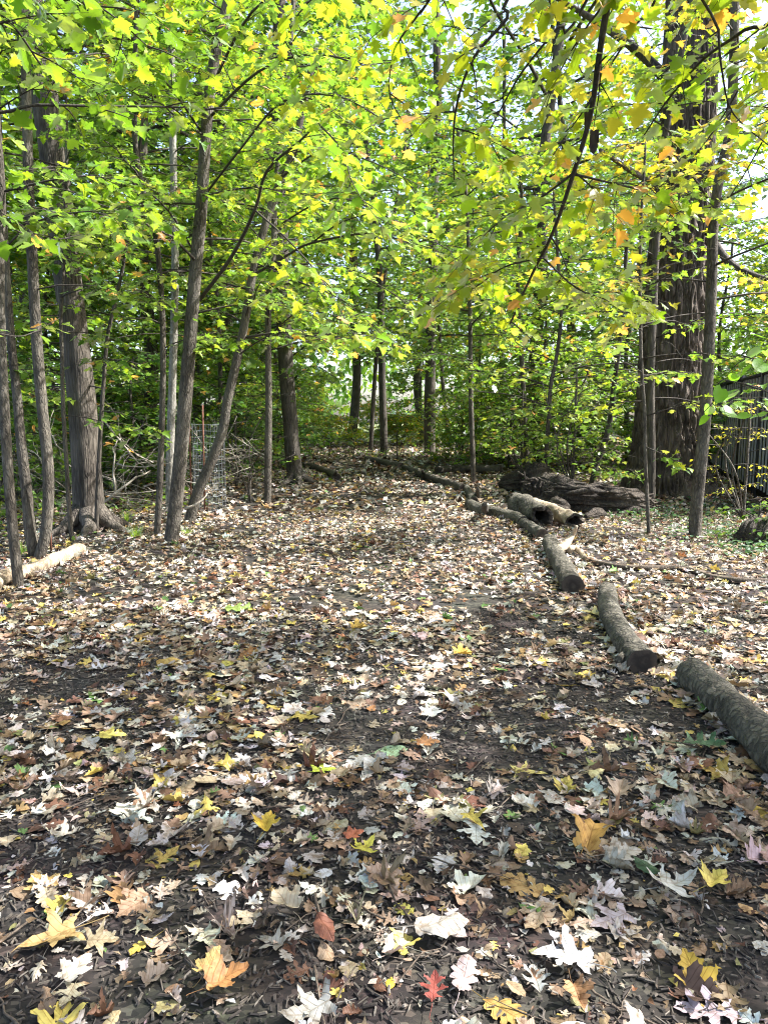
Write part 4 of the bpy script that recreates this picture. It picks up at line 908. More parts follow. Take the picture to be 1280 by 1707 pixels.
# hollow log pieces and the rotten fallen trunk
def hollow(label, px, r, seed, taper):
    pts = [gp(x, y, r*.85) for x, y in px]; sm = np.array(catmull(pts, 12)); n = len(sm)
    root = empty('hollow_log', (sm[n//2][0], sm[n//2][1], gz(*sm[n//2][:2])), label, 'log')
    rad = np.interp(np.linspace(0,1,n), [0,.15,.5,.85,1], [r*1.0, r*1.05, r*.85*taper, r*.75*taper, r*.9*taper])
    f0 = trunk_fn(seed, .16)
    def fn(i, n_, ang): return f0(i, n_, ang)+np.array([.16*mnoise.noise((sm[i][0]*5+1.5*math.cos(a), sm[i][1]*5+1.5*math.sin(a), seed*1.3)) for a in ang])
    b = Buf(); V = tube(b, sm, rad, 28, fn, cap=False)
    def ragged(W, bb):
        W = W.reshape(n, 28, 3); ax0, ax1 = norm(sm[0]-sm[1]), norm(sm[-1]-sm[-2])
        for j in range(28):
            a = j/28*6.283; q = r*(.9*mnoise.noise((1.3*math.cos(a), 1.3*math.sin(a), seed*3.1))+.5*mnoise.noise((4*math.cos(a), 4*math.sin(a), seed)))
            for k in range(4): W[k, j] += ax0*q*1.5*(1-k/4); W[n-1-k, j] += ax1*q*1.5*(1-k/4)
        W = W.reshape(-1, 3); bb.v[-1] = W.astype(np.float32); return W
    V = ragged(V, b); b.obj('bark', M['drift'] if seed == 2 else M['bark_log'], root)
    b2 = Buf(); V2 = ragged(tube(b2, sm, rad*.66, 28, fn, cap=False), b2); b2.f = [f[:, ::-1] for f in b2.f]; b2.obj('hollow_core', M['rotten'], root)
    for e, nm in ((0, 1), (n-1, -1)):
        b3 = Buf(); o, i_ = V[e*28:(e+1)*28], V2[e*28:(e+1)*28]; W = np.concatenate([o, i_]); F = []
        for j in range(28): F += [(j, (j+1) % 28, 28+(j+1) % 28), (j, 28+(j+1) % 28, 28+j)]
        F = np.array(F); b3.add(W, F if nm < 0 else F[:, ::-1]); b3.obj('broken_rim', M['rotten'], root)
hollow('broken hollow log chunk with rounded grey bark', [(866,842),(884,851),(905,862)], .17, 1, .95)
hollow('pale hollow log chunk with a flared end beside the rounded one', [(893,848),(930,858),(960,868)], .14, 2, .8)
def rotten(label, px, r, seed, prof, sides=84, name='rotten_log', stretch=1.0):
    pts = [gp(x, y, h) for x, y, h in px]; sm = np.array(catmull(pts, 26)); n = len(sm)
    root = empty(name, (sm[n//2][0], sm[n//2][1], gz(*sm[n//2][:2])), label, 'log')
    rad = r*np.interp(np.linspace(0,1,n), np.linspace(0,1,len(prof)), prof); Ls = np.concatenate([[0], np.cumsum(np.linalg.norm(np.diff(sm, axis=0), axis=1))])
    def fn(i, n_, ang):
        q = Ls[i]; out = []
        for a in ang:
            ca, sa = math.cos(a), math.sin(a)
            v = 1+.40*mnoise.noise((q*1.7+seed, 1.1*ca, 1.1*sa))
            v += .30*(.5-abs(mnoise.noise((q*1.1, 3.6*ca+seed, 3.6*sa)))*2)*.8
            v += .16*(.5-abs(mnoise.noise((q*3.2+3, 8*ca, 8*sa+seed)))*2)
            v += .07*mnoise.noise((q*14, 14*ca, 14*sa))
            c = mnoise.noise((q*2.2+9.1, 2*ca, 2*sa+seed)); v -= .45*max(0, c-.12)*2
            out.append(max(.25, v))
        return np.array(out)
    b = Buf(); tube(b, sm, rad, sides, fn); b.obj('rotten_wood', M['rotten'], root); return root, sm, rad
root, sm, rad = rotten('big rotten fallen trunk, dark and crumbling, lying before the huge oak', [(905,822,.2),(950,830,.19),(1000,834,.17),(1045,838,.15),(1082,843,.08)], .22, 5, [1.25,1.15,.9,.8,.75,.5])
rng = np.random.default_rng(301)
for i in range(22):                                   # long split slabs of loose wood on it
    k = int(rng.integers(8, len(sm)-6)); p = sm[k]+np.array((0, rng.normal(0,.12), rad[k]*rng.uniform(.6,1.0))); d = norm(sm[k+2]-sm[k]); L_ = rng.uniform(.35,.9)
    e = Buf(); pp = np.array([p+d*L_*(t-.5)+np.array((0,rng.normal(0,.02),rng.normal(0,.025))) for t in np.linspace(0,1,7)]); tube(e, pp, rng.uniform(.02,.05)*np.array([.4,.9,1,1,.9,.6,.2]), 7, trunk_fn(i, .3)); e.obj('splinter', M['rotten'], root)
rotten('black charred looking trunk piece sloping down behind the hollow logs', [(838,806,.10),(868,803,.18),(893,800,.26),(915,792,.34)], .19, 8, [.6,.95,1.25,1.3,.8])
root, sm, rad = rotten('upturned crumbling root mass at the end of the rotten fallen trunk', [(900,834,.10),(906,822,.2),(912,812,.3),(918,805,.38)], .25, 11, [1.1,1.3,1.05,.8,.35], name='root_mass')
for i in range(20):
    a = rng.uniform(0, 6.28); p = sm[len(sm)//2+int(rng.integers(-8,12))]; q = p+np.array((math.cos(a)*.45, math.sin(a)*.3, rng.uniform(-.15,.25)))
    e = Buf(); pp = np.array([p+(q-p)*t+rng.normal(0,.025,3) for t in np.linspace(0,1,6)]); tube(e, pp, np.linspace(.045,.008,6), 7, trunk_fn(i+20,.2)); e.obj('root', M['rotten'], root)
for k, (p_, r_, lb) in enumerate([([(845,830,.04),(858,836,.07),(872,838,.05)], .08, 'crumbling chunk of rotten wood at the near end of the charred looking piece'), ([(975,862,.04),(995,858,.06),(1012,860,.03)], .07, 'small rotten wood piece lying beyond the flared end of the pale hollow log'), ([(1030,856,.03),(1055,852,.05),(1072,853,.03)], .06, 'flat slab of rotten wood in front of the tapering end of the big fallen trunk'), ([(915,838,.08),(930,846,.10),(948,850,.06)], .10, 'broken brown chunk wedged between the hollow logs and the big rotten trunk')]):
    rotten(lb, p_, r_, 21+k*3, [.5,1.2,1.1,.4], sides=36, name='wood_chunk')
rotten('dark rotting stump at the right edge under the glossy low shrub', [(1262,905,.02),(1266,890,.12),(1272,872,.2)], .17, 14, [1.3,1.1,.7], name='stump')

# ------------------------------------------------------------------ black corrugated fence at the right
def fence():
    p0 = np.array((8.75, 20.4)); p1 = np.array((5.55, 10.2)); L_ = np.linalg.norm(p1-p0); d = (p1-p0)/L_; nrm = np.array((d[1], -d[0]))
    if nrm[0] > 0: nrm = -nrm                       # face the path
    root = empty('fence', (p0[0], p0[1], 0), 'tall black corrugated fence running back behind the slim grey tree', 'fence')
    ax = (d[0], d[1], 0); ay = (nrm[0], nrm[1], 0)
    def P(s, off, z): q = p0+d*s+nrm*off; return (q[0], q[1], gz(*q)+z)
    npan = 5; pl = L_/npan
    for i in range(npan):
        b = Buf(); box(b, P((i+.5)*pl, 0, 1.06), pl-.10, .03, 2.0, ax, ay); o = b.obj('panel', M['fence_dark'], root); 
        b = Buf(); box(b, P((i+.5)*pl, .02, 2.05), pl-.1, .05, .05, ax, ay); b.obj('top_rail', M['fence_dark'], root)
    for i in range(npan+1):
        b = Buf(); box(b, P(i*pl, 0, 1.05), .09, .08, 2.14, ax, ay); b.obj('post', M['fence_dark'], root)
    b = Buf(); hw = .012; z0, z1 = .18, 2.0           # trapezoid rib profile
    V = [(-.026,0,z0),(-.022,.022,z0),(.022,.022,z0),(.026,0,z0),(-.026,0,z1),(-.022,.022,z1),(.022,.022,z1),(.026,0,z1)]
    F = [(0,1,5),(0,5,4),(1,2,6),(1,6,5),(2,3,7),(2,7,6),(4,5,6),(4,6,7),(0,2,1),(0,3,2)]
    Rm = np.array([ax, ay, (0,0,1)]).T; b.add(np.array(V) @ Rm.T, F); me = b.mesh('rib', M['fence_slat'], smooth=False)
    k = 0
    for i in range(npan):
        m = int((pl-.2)/.27)
        for j in range(m):
            s = i*pl+.1+(j+.5)*(pl-.2)/m; q = P(s, .016, 0)
            o = bpy.data.objects.new('rib', me); COL.objects.link(o); o.parent = root; o.location = (q[0]-p0[0], q[1]-p0[1], q[2]); k += 1
fence()

# ------------------------------------------------------------------ wire tree guard and stakes, brush pile
def guard():
    c = ground(352,850); c = Vector((c.x, 10.9, gz(c.x, 10.9)))
    root = empty('wire_guard', c, 'galvanised wire mesh tree guard held by two rusty stakes', 'tree guard')
    b = Buf(); r = .23
    for j in range(14):
        z = .04+j*.095
        ring = [np.array((c.x+r*math.cos(a)*(1+.05*math.sin(3*a)), c.y+r*math.sin(a), c.z+z+.008*math.sin(a*2+j))) for a in np.linspace(0, 6.283, 25)]
        tube(b, ring, [.0022]*25, 4, cap=False)
    b.obj('horizontal_wires', M['wire'], root, kind='stuff')
    b = Buf()
    for j in range(22):
        a = j/22*6.283; x = c.x+r*math.cos(a)*(1+.05*math.sin(3*a)); y = c.y+r*math.sin(a)
        tube(b, [(x,y,c.z), (x+.004,y,c.z+.6), (x,y,c.z+1.28)], [.002]*3, 4, cap=False)
    b.obj('vertical_wires', M['wire'], root, kind='stuff')
    for (dx, dy, h) in ((-.25,-.1,1.45),(-.02,-.24,1.55)):
        b = Buf(); tube(b, [(c.x+dx,c.y+dy,c.z-.1),(c.x+dx+.02,c.y+dy,c.z+h)], [.012,.012], 8); b.obj('stake', M['rust'], root)
guard()
b = Buf(); q = ground(86,925); tube(b, [(q.x,q.y,q.z-.1),(q.x+.01,q.y,q.z+.45)], [.011,.01], 8); o = b.obj('stake', M['rust'], loc=tuple(q)); tag(o, 'short rusty iron stake in the ground beside the twin stemmed tree', 'stake')

def stick(P0, P1, r, rng, fork=2, wob=.12, m=7):
    P0, P1 = np.asarray(P0, float), np.asarray(P1, float); L_ = np.linalg.norm(P1-P0); b = Buf()
    bend = rng.normal(0, wob, 3)*L_
    pts = np.array([P0+(P1-P0)*t+bend*4*t*(1-t)*.6+rng.normal(0,.012,3)*L_ for t in np.linspace(0,1,m)]); pts[:,2] = np.maximum(pts[:,2], gzv(pts[:,0], pts[:,1])+r*.7)
    tube(b, pts, np.linspace(r, r*.35, m), 6)
    for k in range(fork):
        i = int(rng.integers(2, m-1)); d = norm(pts[-1]-pts[0])+rng.normal(0,.55,3); d = norm(d); l2 = L_*rng.uniform(.2,.45)
        q = np.array([pts[i]+d*l2*t+rng.normal(0,.03,3)*l2+np.array((0,0,-.12))*l2*t*t for t in np.linspace(0,1,5)]); q[:,2] = np.maximum(q[:,2], gzv(q[:,0], q[:,1])+.004)
        tube(b, q, np.linspace(r*.55, r*.15, 5), 5, cap=False)
    return b, pts
rng = np.random.default_rng(310)
def brush(px0, px1, Y0, Y1, r, label=None, fork=2):
    b, pts = stick(A(*px0, Y0), A(*px1, Y1), r, rng, fork)
    o = b.obj('dead_branch', M['dead'], loc=tuple(pts[0])); tag(o, label or 'thin bare grey branch tangled in the brush pile', 'branch', None if label else 'bare branches of the brush pile')
brush((176,838),(252,785), 9.9, 10.3, .022, 'pale snapped branch slanting up out of the brush pile', 1)
brush((308,848),(346,823), 9.2, 9.4, .020, 'pale straight branch propped against the foot of the curved tree', 0)
brush((192,820),(197,732), 10.3, 10.4, .020, 'pale upright forked branch in the middle of the brush pile', 3)
brush((172,700),(240,775), 10.2, 10.6, .014, 'long pale branch falling slantwise across the brush pile', 2)
for i in range(46):
    x = rng.uniform(60, 262) if i < 30 else rng.uniform(262, 470); y = rng.uniform(740, 868) if i < 30 else rng.uniform(735, 830); Y = rng.uniform(9.3, 11.8) if i < 30 else rng.uniform(10.8, 12.5)
    a = rng.uniform(-2.6, .6); l_ = rng.uniform(40, 120)
    brush((x, y), (x+math.cos(a)*l_, y+math.sin(a)*l_*.8), Y, Y+rng.normal(0,.4), rng.uniform(.004,.011), fork=3)
b = Buf()
for i in range(150):
    x = rng.uniform(-20, 262) if i < 95 else rng.uniform(262, 480); y = rng.uniform(720, 860) if i < 95 else rng.uniform(740, 835); Y = rng.uniform(9.6, 13) if i < 95 else rng.uniform(11, 13)
    a = rng.uniform(0, 6.28); l_ = rng.uniform(20, 80); bb, _ = stick(A(x,y,Y), A(x+math.cos(a)*l_, y+math.sin(a)*l_*.7, Y+rng.normal(0,.3)), rng.uniform(.003,.007), rng, 3)
    for v, f in zip(bb.v, bb.f): b.v.append(v); 
    k = b.n
    b.f += [f+k for f in bb.f]; b.n += bb.n
o = b.obj('brush_twigs', M['dead'], kind='stuff')

# ------------------------------------------------------------------ low green growth
def ground_cover(name, spots, pal, size, seed, kind='beech', hmax=.12, stuff=True):
    rng = np.random.default_rng(seed); lv = Leaves()
    for (px, py, rx, ry, n) in spots:
        c = ground(px, py)
        for _ in range(n):
            x = c.x+rng.normal(0, rx); y = c.y+rng.normal(0, ry); h = rng.uniform(.01, hmax)*math.exp(-((x-c.x)/rx)**2*.2)
            a = rng.uniform(0, 6.28); lv.p.append((x,y,gz(x,y)+h)); lv.d.append((math.cos(a), math.sin(a), rng.normal(-.1,.3))); lv.n.append((rng.normal(0,.4), rng.normal(0,.4), 1)); lv.s.append(size*rng.uniform(.6,1.2)); lv.c.append(np.array(pal[rng.integers(len(pal))])*rng.uniform(.8,1.2))
    P, D, NR, SZ, C = lv.arr(); b = Buf(); place_leaves(b, FOL[kind], P, D, NR, SZ, C); b.obj(name, M['leaf'], kind='stuff')
ground_cover('ivy', [(1240,895,.45,.35,700),(1265,925,.3,.25,260),(1110,862,.55,.5,520),(1180,850,.5,.5,260),(1060,858,.4,.4,160)], [(.03,.06,.03),(.035,.075,.03),(.045,.08,.04)], .06, 320)
ground_cover('ground_herbs', [(30,870,.6,.8,260),(0,800,1,1,300),(420,800,1.0,.8,300),(250,850,.5,.4,110),(1010,800,1.2,1,300),(700,762,2,1.4,300),(560,762,2,1.5,300)], LIME+MID, .07, 321, 'maple_lo', .25)
def tuft(px, py, h, n, seed, label):
    rng = np.random.default_rng(seed); c = ground(px, py); b = Buf()
    for _ in range(n):
        a = rng.uniform(0,6.28); r0 = rng.uniform(0,.06); L_ = h*rng.uniform(.5,1.1); lean = rng.uniform(.2,.9); w_ = .003
        d = np.array((math.cos(a), math.sin(a), 0)); s = np.array((-d[1], d[0], 0)); p = np.array(c)+d*r0; V = []
        for t in (0,.35,.7,1): q = p+d*lean*L_*t*t+np.array((0,0,L_*(t-.35*lean*t*t))); ww = w_*(1-t)+.0004; V += [q-s*ww, q+s*ww]
        b.add(V, [(0,1,3),(0,3,2),(2,3,5),(2,5,4),(4,5,7),(4,7,6)], np.array((.10,.15,.035))*rng.uniform(.7,1.3))
    o = b.obj('grass_tuft', M['leaf'], loc=tuple(c)); tag(o, label, 'grass')
tuft(213,872,.22,90,1,'fine pale green grass tuft at the roots of the big leaning trunk, farther one')
tuft(228,898,.20,110,2,'fine pale green grass tuft between the big leaning trunk and the clump, nearer one')
tuft(312,893,.14,60,3,'small grass tuft at the foot of the curved tree')
tuft(40,925,.16,60,4,'grass tuft beside the foot of the twin stemmed tree')

# ------------------------------------------------------------------ leaf litter, mulch chips, twigs
COLS = {'pale grey': ((.43,.41,.375), .14), 'cream': ((.52,.475,.40), .13), 'silvery white': ((.57,.56,.535), .14), 'beige': ((.40,.33,.245), .16), 'tan': ((.32,.24,.16), .16), 'light brown': ((.24,.16,.10), .13),
        'rust brown': ((.16,.08,.05), .08), 'dark brown': ((.085,.055,.04), .07), 'ochre': ((.41,.27,.11), .04), 'yellow': ((.58,.46,.12), .036), 'pinkish': ((.48,.37,.34), .03), 'olive': ((.25,.24,.10), .015), 'orange': ((.38,.18,.08), .009), 'green': ((.12,.22,.06), .012)}
CN = list(COLS); CW = np.array([COLS[c][1] for c in CN]); CW /= CW.sum(); CC = np.array([COLS[c][0] for c in CN])
SHAPES = {'maple': MAPLE, 'deeply cut maple': SILVER, 'oak': OAK, 'round lobed oak': OAK_W, 'star shaped': STAR, 'plain oval': BEECH, 'torn': FRAG}
SN = list(SHAPES); SW = np.array([.28,.17,.15,.12,.03,.12,.13]); SW /= SW.sum()
NEARP = {s: [protos(SHAPES[s], .17, 3, 400+i, .3, .014), protos(SHAPES[s], .17, 4, 430+i, .75, .014), protos(SHAPES[s], .15, 3, 460+i, 1.45, .02)] for i, s in enumerate(SN)}
NEARL = {s: [protos(SHAPES[s], 0, 3, 700+i, a_, .02) for a_ in (.3, .75, 1.4)] for i, s in enumerate(SN)}
OAK_S = mirror([(0,0),(.05,.10),(.25,.16),(.08,.30),(.38,.46),(.11,.55),(.30,.75),(.08,.86),(0,1.0)])
MIDP = [p for i, (o, m_) in enumerate([(MAPLE_S,6),(STAR,3),(OAK_S,4),(FRAG,4),(BEECH,2)]) for p in protos(o, 0, m_, 500+i, 1.0, .03)]
LOWP = protos(MAPLE_T, 0, 4, 520, 1.3, .04) + protos(KITE, 0, 4, 521, 1.3, .05)
def stem_to(b, V0base, d, s, rng, col):
    """petiole: a thin curved tail leaving the leaf base"""
    p = np.array([np.array(V0base)-np.array(d)*s*t*.55+np.array((rng.normal(0,.03)*t, rng.normal(0,.03)*t, .02*t))*s for t in (0,.4,.8,1)])
    k = len(b.v); tube(b, p, np.array((.012,.009,.009,.012))*s, 4, cap=False); b.c.append(np.broadcast_to(np.array(col, np.float32)*.7, (16,3))); b.u.append(np.full((16,3), 9, np.float32))
def ground_leaf(label, p, ang, s, V, F, V0, col, tilt, group=None, stem=True, rng=None):
    b = Buf(); b.add(V*s, F, col, V0)
    if stem: stem_to(b, (0,0,0), (0,1,0), s, rng, col)
    o = b.obj('fallen_leaf', M['litter_v'], loc=(0,0,0)); o.location = p; o.rotation_euler = (tilt[0], tilt[1], -ang)
    return tag(o, label, 'leaf', group)
rng = np.random.default_rng(600)
HERO = [  # px, py, shape, colour, width px, heading (0 away, 90 towards +x), curl, tilt toward camera, label, short
 (1157,1640,'maple',(.52,.35,.05),88,-8,0,.55,'large golden yellow maple leaf standing half upright in the mulch','golden maple leaf'),
 (940,1615,'deeply cut maple',(.54,.55,.55),104,-70,1,.1,'large brilliant silvery white maple leaf lying on bare mulch','brilliant white leaf'),
 (722,1672,'oak',(.24,.055,.042),62,8,1,.2,'dark red oak leaf with a pale rim in the sunlit patch','dark red oak leaf'),
 (772,1650,'round lobed oak',(.47,.38,.39),78,18,1,.1,'pale pink oak leaf in the sunlit patch beside the dark red one','pale pink oak leaf'),
 (833,1690,'round lobed oak',(.36,.24,.07),85,130,0,.1,'golden brown round lobed oak leaf at the bottom beyond none','golden brown oak leaf'),
 (962,1682,'maple',(.32,.18,.09),66,175,1,.1,'brown spotted maple leaf lying just below the brilliant white leaf','brown spotted leaf'),
 (1190,1697,'oak',(.42,.35,.40),112,-78,0,.05,'mauve grey oak leaf with long thin lobes','mauve oak leaf'),
 (880,1487,'round lobed oak',(.38,.25,.10),88,-62,0,.12,'tan feathery oak leaf with narrow lobes','feathery tan oak leaf'),
 (985,1412,'maple',(.52,.30,.08),82,30,2,.3,'crumpled orange and yellow maple leaf','crumpled orange leaf'),
 (1190,1497,'maple',(.52,.44,.10),66,60,2,.2,'crumpled dull yellow maple leaf','crumpled yellow leaf'),
 (1037,1438,'maple',(.42,.39,.34),72,80,1,.2,'broad grey beige maple leaf folded along its midrib','folded grey leaf'),
 (1120,1492,'deeply cut maple',(.50,.50,.47),88,75,1,.1,'wide whitish maple leaf near the crumpled dull yellow one','wide whitish leaf'),
 (790,1382,'star shaped',(.64,.52,.12),58,150,1,.2,'bright yellow star shaped leaf pair in the middle of the path','yellow star leaf'),
 (880,1292,'star shaped',(.70,.62,.22),62,95,0,.1,'pale lemon star shaped leaf lying flat','lemon star leaf'),
 (728,1570,'plain oval',(.34,.32,.29),94,78,2,.25,'long grey oval leaf arched up off the mulch','arched grey leaf'),
 (85,1582,'star shaped',(.52,.37,.16),112,-120,1,.15,'large ochre three pointed leaf at the near left','large ochre leaf'),
 (130,1633,'maple',(.52,.49,.43),72,20,1,.1,'pale grey maple leaf below the large ochre leaf','pale grey maple leaf'),
 (282,1688,'plain oval',(.36,.32,.15),58,-75,0,.05,'olive tan oval leaf lying flat at the very bottom','olive oval leaf'),
 (378,1668,'maple',(.38,.19,.07),86,60,2,.3,'big curled brown and gold leaf at the bottom of the path','curled brown and gold leaf'),
 (352,1642,'maple',(.46,.34,.13),62,20,2,.3,'tan yellow curled leaf just above the big brown and gold one','tan yellow curled leaf'),
 (540,1572,'plain oval',(.20,.08,.05),62,150,2,.3,'rust red brown folded leaf with a shiny back','rust folded leaf'),
 (475,1535,'maple',(.46,.39,.28),76,-40,2,.2,'pale wrinkled tan maple leaf beyond the rust folded leaf','wrinkled tan leaf'),
 (374,1372,'oak',(.48,.60,.58),50,85,0,.1,'pale aqua grey oak leaf','aqua grey leaf'),
 (346,1366,'deeply cut maple',(.56,.46,.12),52,-20,2,.1,'ragged yellow maple leaf beside the pale aqua one','ragged yellow leaf'),
 (446,1400,'maple',(.56,.40,.06),60,10,2,.2,'golden yellow curled leaf beside the red orange one','golden curled leaf'),
 (590,1406,'maple',(.40,.13,.07),40,60,1,.2,'small red orange leaf with a pale edge','small red orange leaf'),
 (607,1430,'deeply cut maple',(.52,.48,.08),52,40,1,.1,'small yellow green maple leaf next to the red orange leaf','small yellow green leaf'),
 (540,1290,'star shaped',(.36,.45,.05),50,80,0,.1,'lime green star shaped leaf on the path','lime star leaf'),
 (186,1238,'maple',(.66,.58,.15),52,80,1,.1,'bright yellow maple leaf on the near left of the path','bright yellow maple leaf'),
 (648,1257,'plain oval',(.24,.36,.22),62,70,0,.1,'grey green oval leaf in the middle of the path','grey green oval leaf'),
 (1165,1257,'oak',(.05,.12,.05),72,100,1,.3,'dark green oak leaf near the nearest log','dark green oak leaf'),
 (720,1197,'maple',(.58,.59,.57),48,20,1,.1,'bright white maple leaf in the middle of the path','bright white maple leaf'),
 (395,1024,'oak',(.17,.25,.06),62,80,1,.1,'fresh green oak leaf far out on the path','fresh green leaf'),
 (985,1030,'star shaped',(.70,.62,.28),40,-60,1,.3,'pale yellow star leaf leaning on the bent log','star leaf by the log'),
 (1080,1462,'plain oval',(.05,.10,.045),52,-40,1,.2,'dark green oval leaf between two whitish ones','dark green oval leaf'),
 (1017,1250,'plain oval',(.60,.55,.38),42,20,0,.1,'pale cream oval leaf lying flat','cream oval leaf'),
 (992,1296,'maple',(.66,.60,.30),38,70,1,.1,'pale lemon small leaf below the cream oval leaf','small lemon leaf'),
 (712,1250,'maple',(.42,.21,.09),46,80,1,.2,'orange tan maple leaf beside the grey green oval leaf','orange tan leaf'),
 (772,1099,'maple',(.54,.34,.05),40,80,1,.1,'golden orange leaf far out in the middle of the path','golden orange leaf'),
 (280,1107,'maple',(.58,.40,.12),44,80,1,.1,'yellow leaf with an orange heart on the left of the path','orange hearted leaf'),
 (651,1647,'plain oval',(.60,.44,.05),26,5,0,.1,'tiny egg yolk yellow oval leaf at the bottom','tiny yellow oval leaf'),
 (600,1055,'maple',(.56,.38,.08),36,70,1,.1,'ochre yellow leaf on the path beside the dead stick','ochre leaf by the stick'),
]
HERO[4] = HERO[4][:8]+('golden brown round lobed oak leaf between the dark red and brown spotted leaves', 'golden brown oak leaf')
HP = []
for k, (px, py, sh, col, wpx, ang, cl, tilt, lb, short) in enumerate(HERO):
    tilt *= .45 if k else .8
    p = ground(px, py); s = .86*wpx/FPX*zc_of(p)/(1.02 if 'maple' in sh or 'star' in sh else .86)
    V, F, V0 = NEARP[sh][cl][k % 3]; V = V.copy(); V[:,1] -= .42; a = R(ang); H = Vector((math.sin(a), math.cos(a), 0))
    b = Buf(); b.add(V*s, F, np.array(col), V0); stem_to(b, np.array((0,-.42,0))*s, (0,1,0), s, rng, col)
    o = b.obj('fallen_leaf', M['litter_v'], loc=(0,0,0)); lift = .012+s*.42*math.sin(abs(tilt))*.8+.02*cl
    o.location = (p.x, p.y, p.z+lift); o.rotation_mode = 'XYZ'
    o.matrix_basis = Matrix.Translation((p.x, p.y, p.z+lift)) @ Matrix.Rotation(tilt, 4, 'X') @ Matrix.Rotation(-a, 4, 'Z')
    tag(o, lb, 'leaf', 'fallen leaves on the path'); HP.append((p.x, p.y, short))

def clumpy(x, y):                                        # bare mulch hollows versus leaf drifts
    return np.array([mnoise.noise((a*1.1, b_*1.1, 3.3))+.75*mnoise.noise((a*3.4, b_*3.4, 8.1)) for a, b_ in zip(x, y)])-.05*np.exp(-((x-.25)/.55)**2)*(y < 7)
def litter_pts(y0, y1, dens, rng, thr, margin=.8):
    n = int(dens*((y1*y1-y0*y0)*.57+2*margin*(y1-y0)))
    y = np.sqrt(rng.uniform(y0*y0, y1*y1, n)) if y0 > 4 else y0+(y1-y0)*rng.power(1.6, n)
    x = rng.uniform(-1, 1, n)*(.57*y+margin); c = clumpy(x, y)
    k = c > rng.uniform(thr[0], thr[1], n); return x[k], y[k], c[k]
def litter_attr(n, rng):
    ci = rng.choice(len(CN), n, p=CW); C = CC[ci]*rng.uniform(.78,1.15,(n,1))*rng.normal(1,.05,(n,3)); return ci, C
rng = np.random.default_rng(610)
# near litter: the largest are leaves of their own, the rest one heap
x, y, c = litter_pts(1.25, 5.2, 660, rng, (-.78,.45)); n = len(x)
ci, C = litter_attr(n, rng); si = rng.choice(len(SN), n, p=SW); cu = rng.choice(3, n, p=[.3,.5,.2]); s = np.clip(rng.gamma(5, .0117, n), .02, .115)
z = gzv(x, y)+.008+.022*rng.random(n)*np.clip(c+.6, .2, 1.2); ang = rng.uniform(0, 6.28, n)
NR = np.stack([rng.normal(0,.17,n), rng.normal(-.02,.17,n), np.ones(n)], -1); D = np.stack([np.sin(ang), np.cos(ang), np.zeros(n)], -1)
D = norm(D-NR*(D*NR).sum(1, keepdims=True)/(NR*NR).sum(1, keepdims=True)); P = np.stack([x,y,z], -1)-D*s[:,None]*.42
hd = np.min(np.stack([np.hypot(x-h[0], y-h[1]) for h in HP]), 0); keep = (hd > .05) | (z-gzv(x,y) < .014)
u, v, zc = proj(np.stack([x,y,z],-1)); vis = (u > -10) & (u < 1290) & (v < 1715) & keep
score = np.where(vis, s/np.maximum(zc,.2), 0); order = np.argsort(-score); NIND = 300-len(HERO); ind = set(order[:NIND].tolist())
SIZEW = lambda q: 'large' if q > .095 else ('mid sized' if q > .075 else 'small')
CURLW = ['flat', 'curling', 'crumpled']; used = set(h[8] for h in HERO)
for i in sorted(ind, key=lambda q: -score[q]):
    hx = [(math.hypot(x[i]-h[0], y[i]-h[1]), h) for h in HP]; hx.sort(key=lambda q: q[0]); label = None
    for tries in range(60):
        d_, h = hx[min(len(hx)-1, tries//20)]
        dx, dy = x[i]-h[0], y[i]-h[1]
        rel = 'close beside' if d_ < .14 else (('just beyond' if dy > 0 else 'just before') if abs(dy) > abs(dx) else ('to one side of' if d_ < .3 else 'some way beside'))
        cand = f"{SIZEW(s[i])} {CURLW[cu[i]]} {CN[ci[i]]} {SN[si[i]]} leaf {rel} the {h[2]}"
        if len(cand.split()) > 15: cand = cand.replace(rel, 'near')
        if cand not in used and len(cand.split()) <= 16: label = cand; break
        ci[i] = rng.choice(len(CN), p=CW); C[i] = CC[ci[i]]*rng.uniform(.85,1.1); si[i] = rng.choice(len(SN), p=SW)
    used.add(label)
    V, F, V0 = NEARP[SN[si[i]]][cu[i]][int(rng.integers(3))]
    Xv = np.cross(D[i], NR[i]); Xv /= np.linalg.norm(Xv); Zv = np.cross(Xv, D[i])
    b = Buf(); b.add(V*s[i], F, C[i], V0)
    if rng.random() < .6: stem_to(b, (0,0,0), (0,1,0), s[i], rng, C[i])
    o = b.obj('fallen_leaf', M['litter_v'], loc=(0,0,0)); m = Matrix(np.stack([Xv, D[i], Zv], 1).tolist()).to_4x4(); o.matrix_basis = Matrix.Translation(Vector(P[i])) @ m
    tag(o, label, 'leaf', 'fallen leaves on the path')
rest = np.array([i for i in range(n) if i not in ind and keep[i]]); b = Buf()
for a_ in range(len(SN)):
    for c_ in range(3):
        far_ = rest[(si[rest] == a_) & (cu[rest] == c_) & (y[rest] > 3.0)]
        if len(far_): place_leaves(b, NEARL[SN[a_]][c_], P[far_], D[far_], NR[far_], s[far_], C[far_], uv=True, seed=a_*3+c_)
        r_ = rest[(si[rest] == a_) & (cu[rest] == c_) & (y[rest] <= 3.0)]
        if len(r_): place_leaves(b, NEARP[SN[a_]][c_][:3], P[r_], D[r_], NR[r_], s[r_], C[r_], uv=True, seed=a_*3+c_)
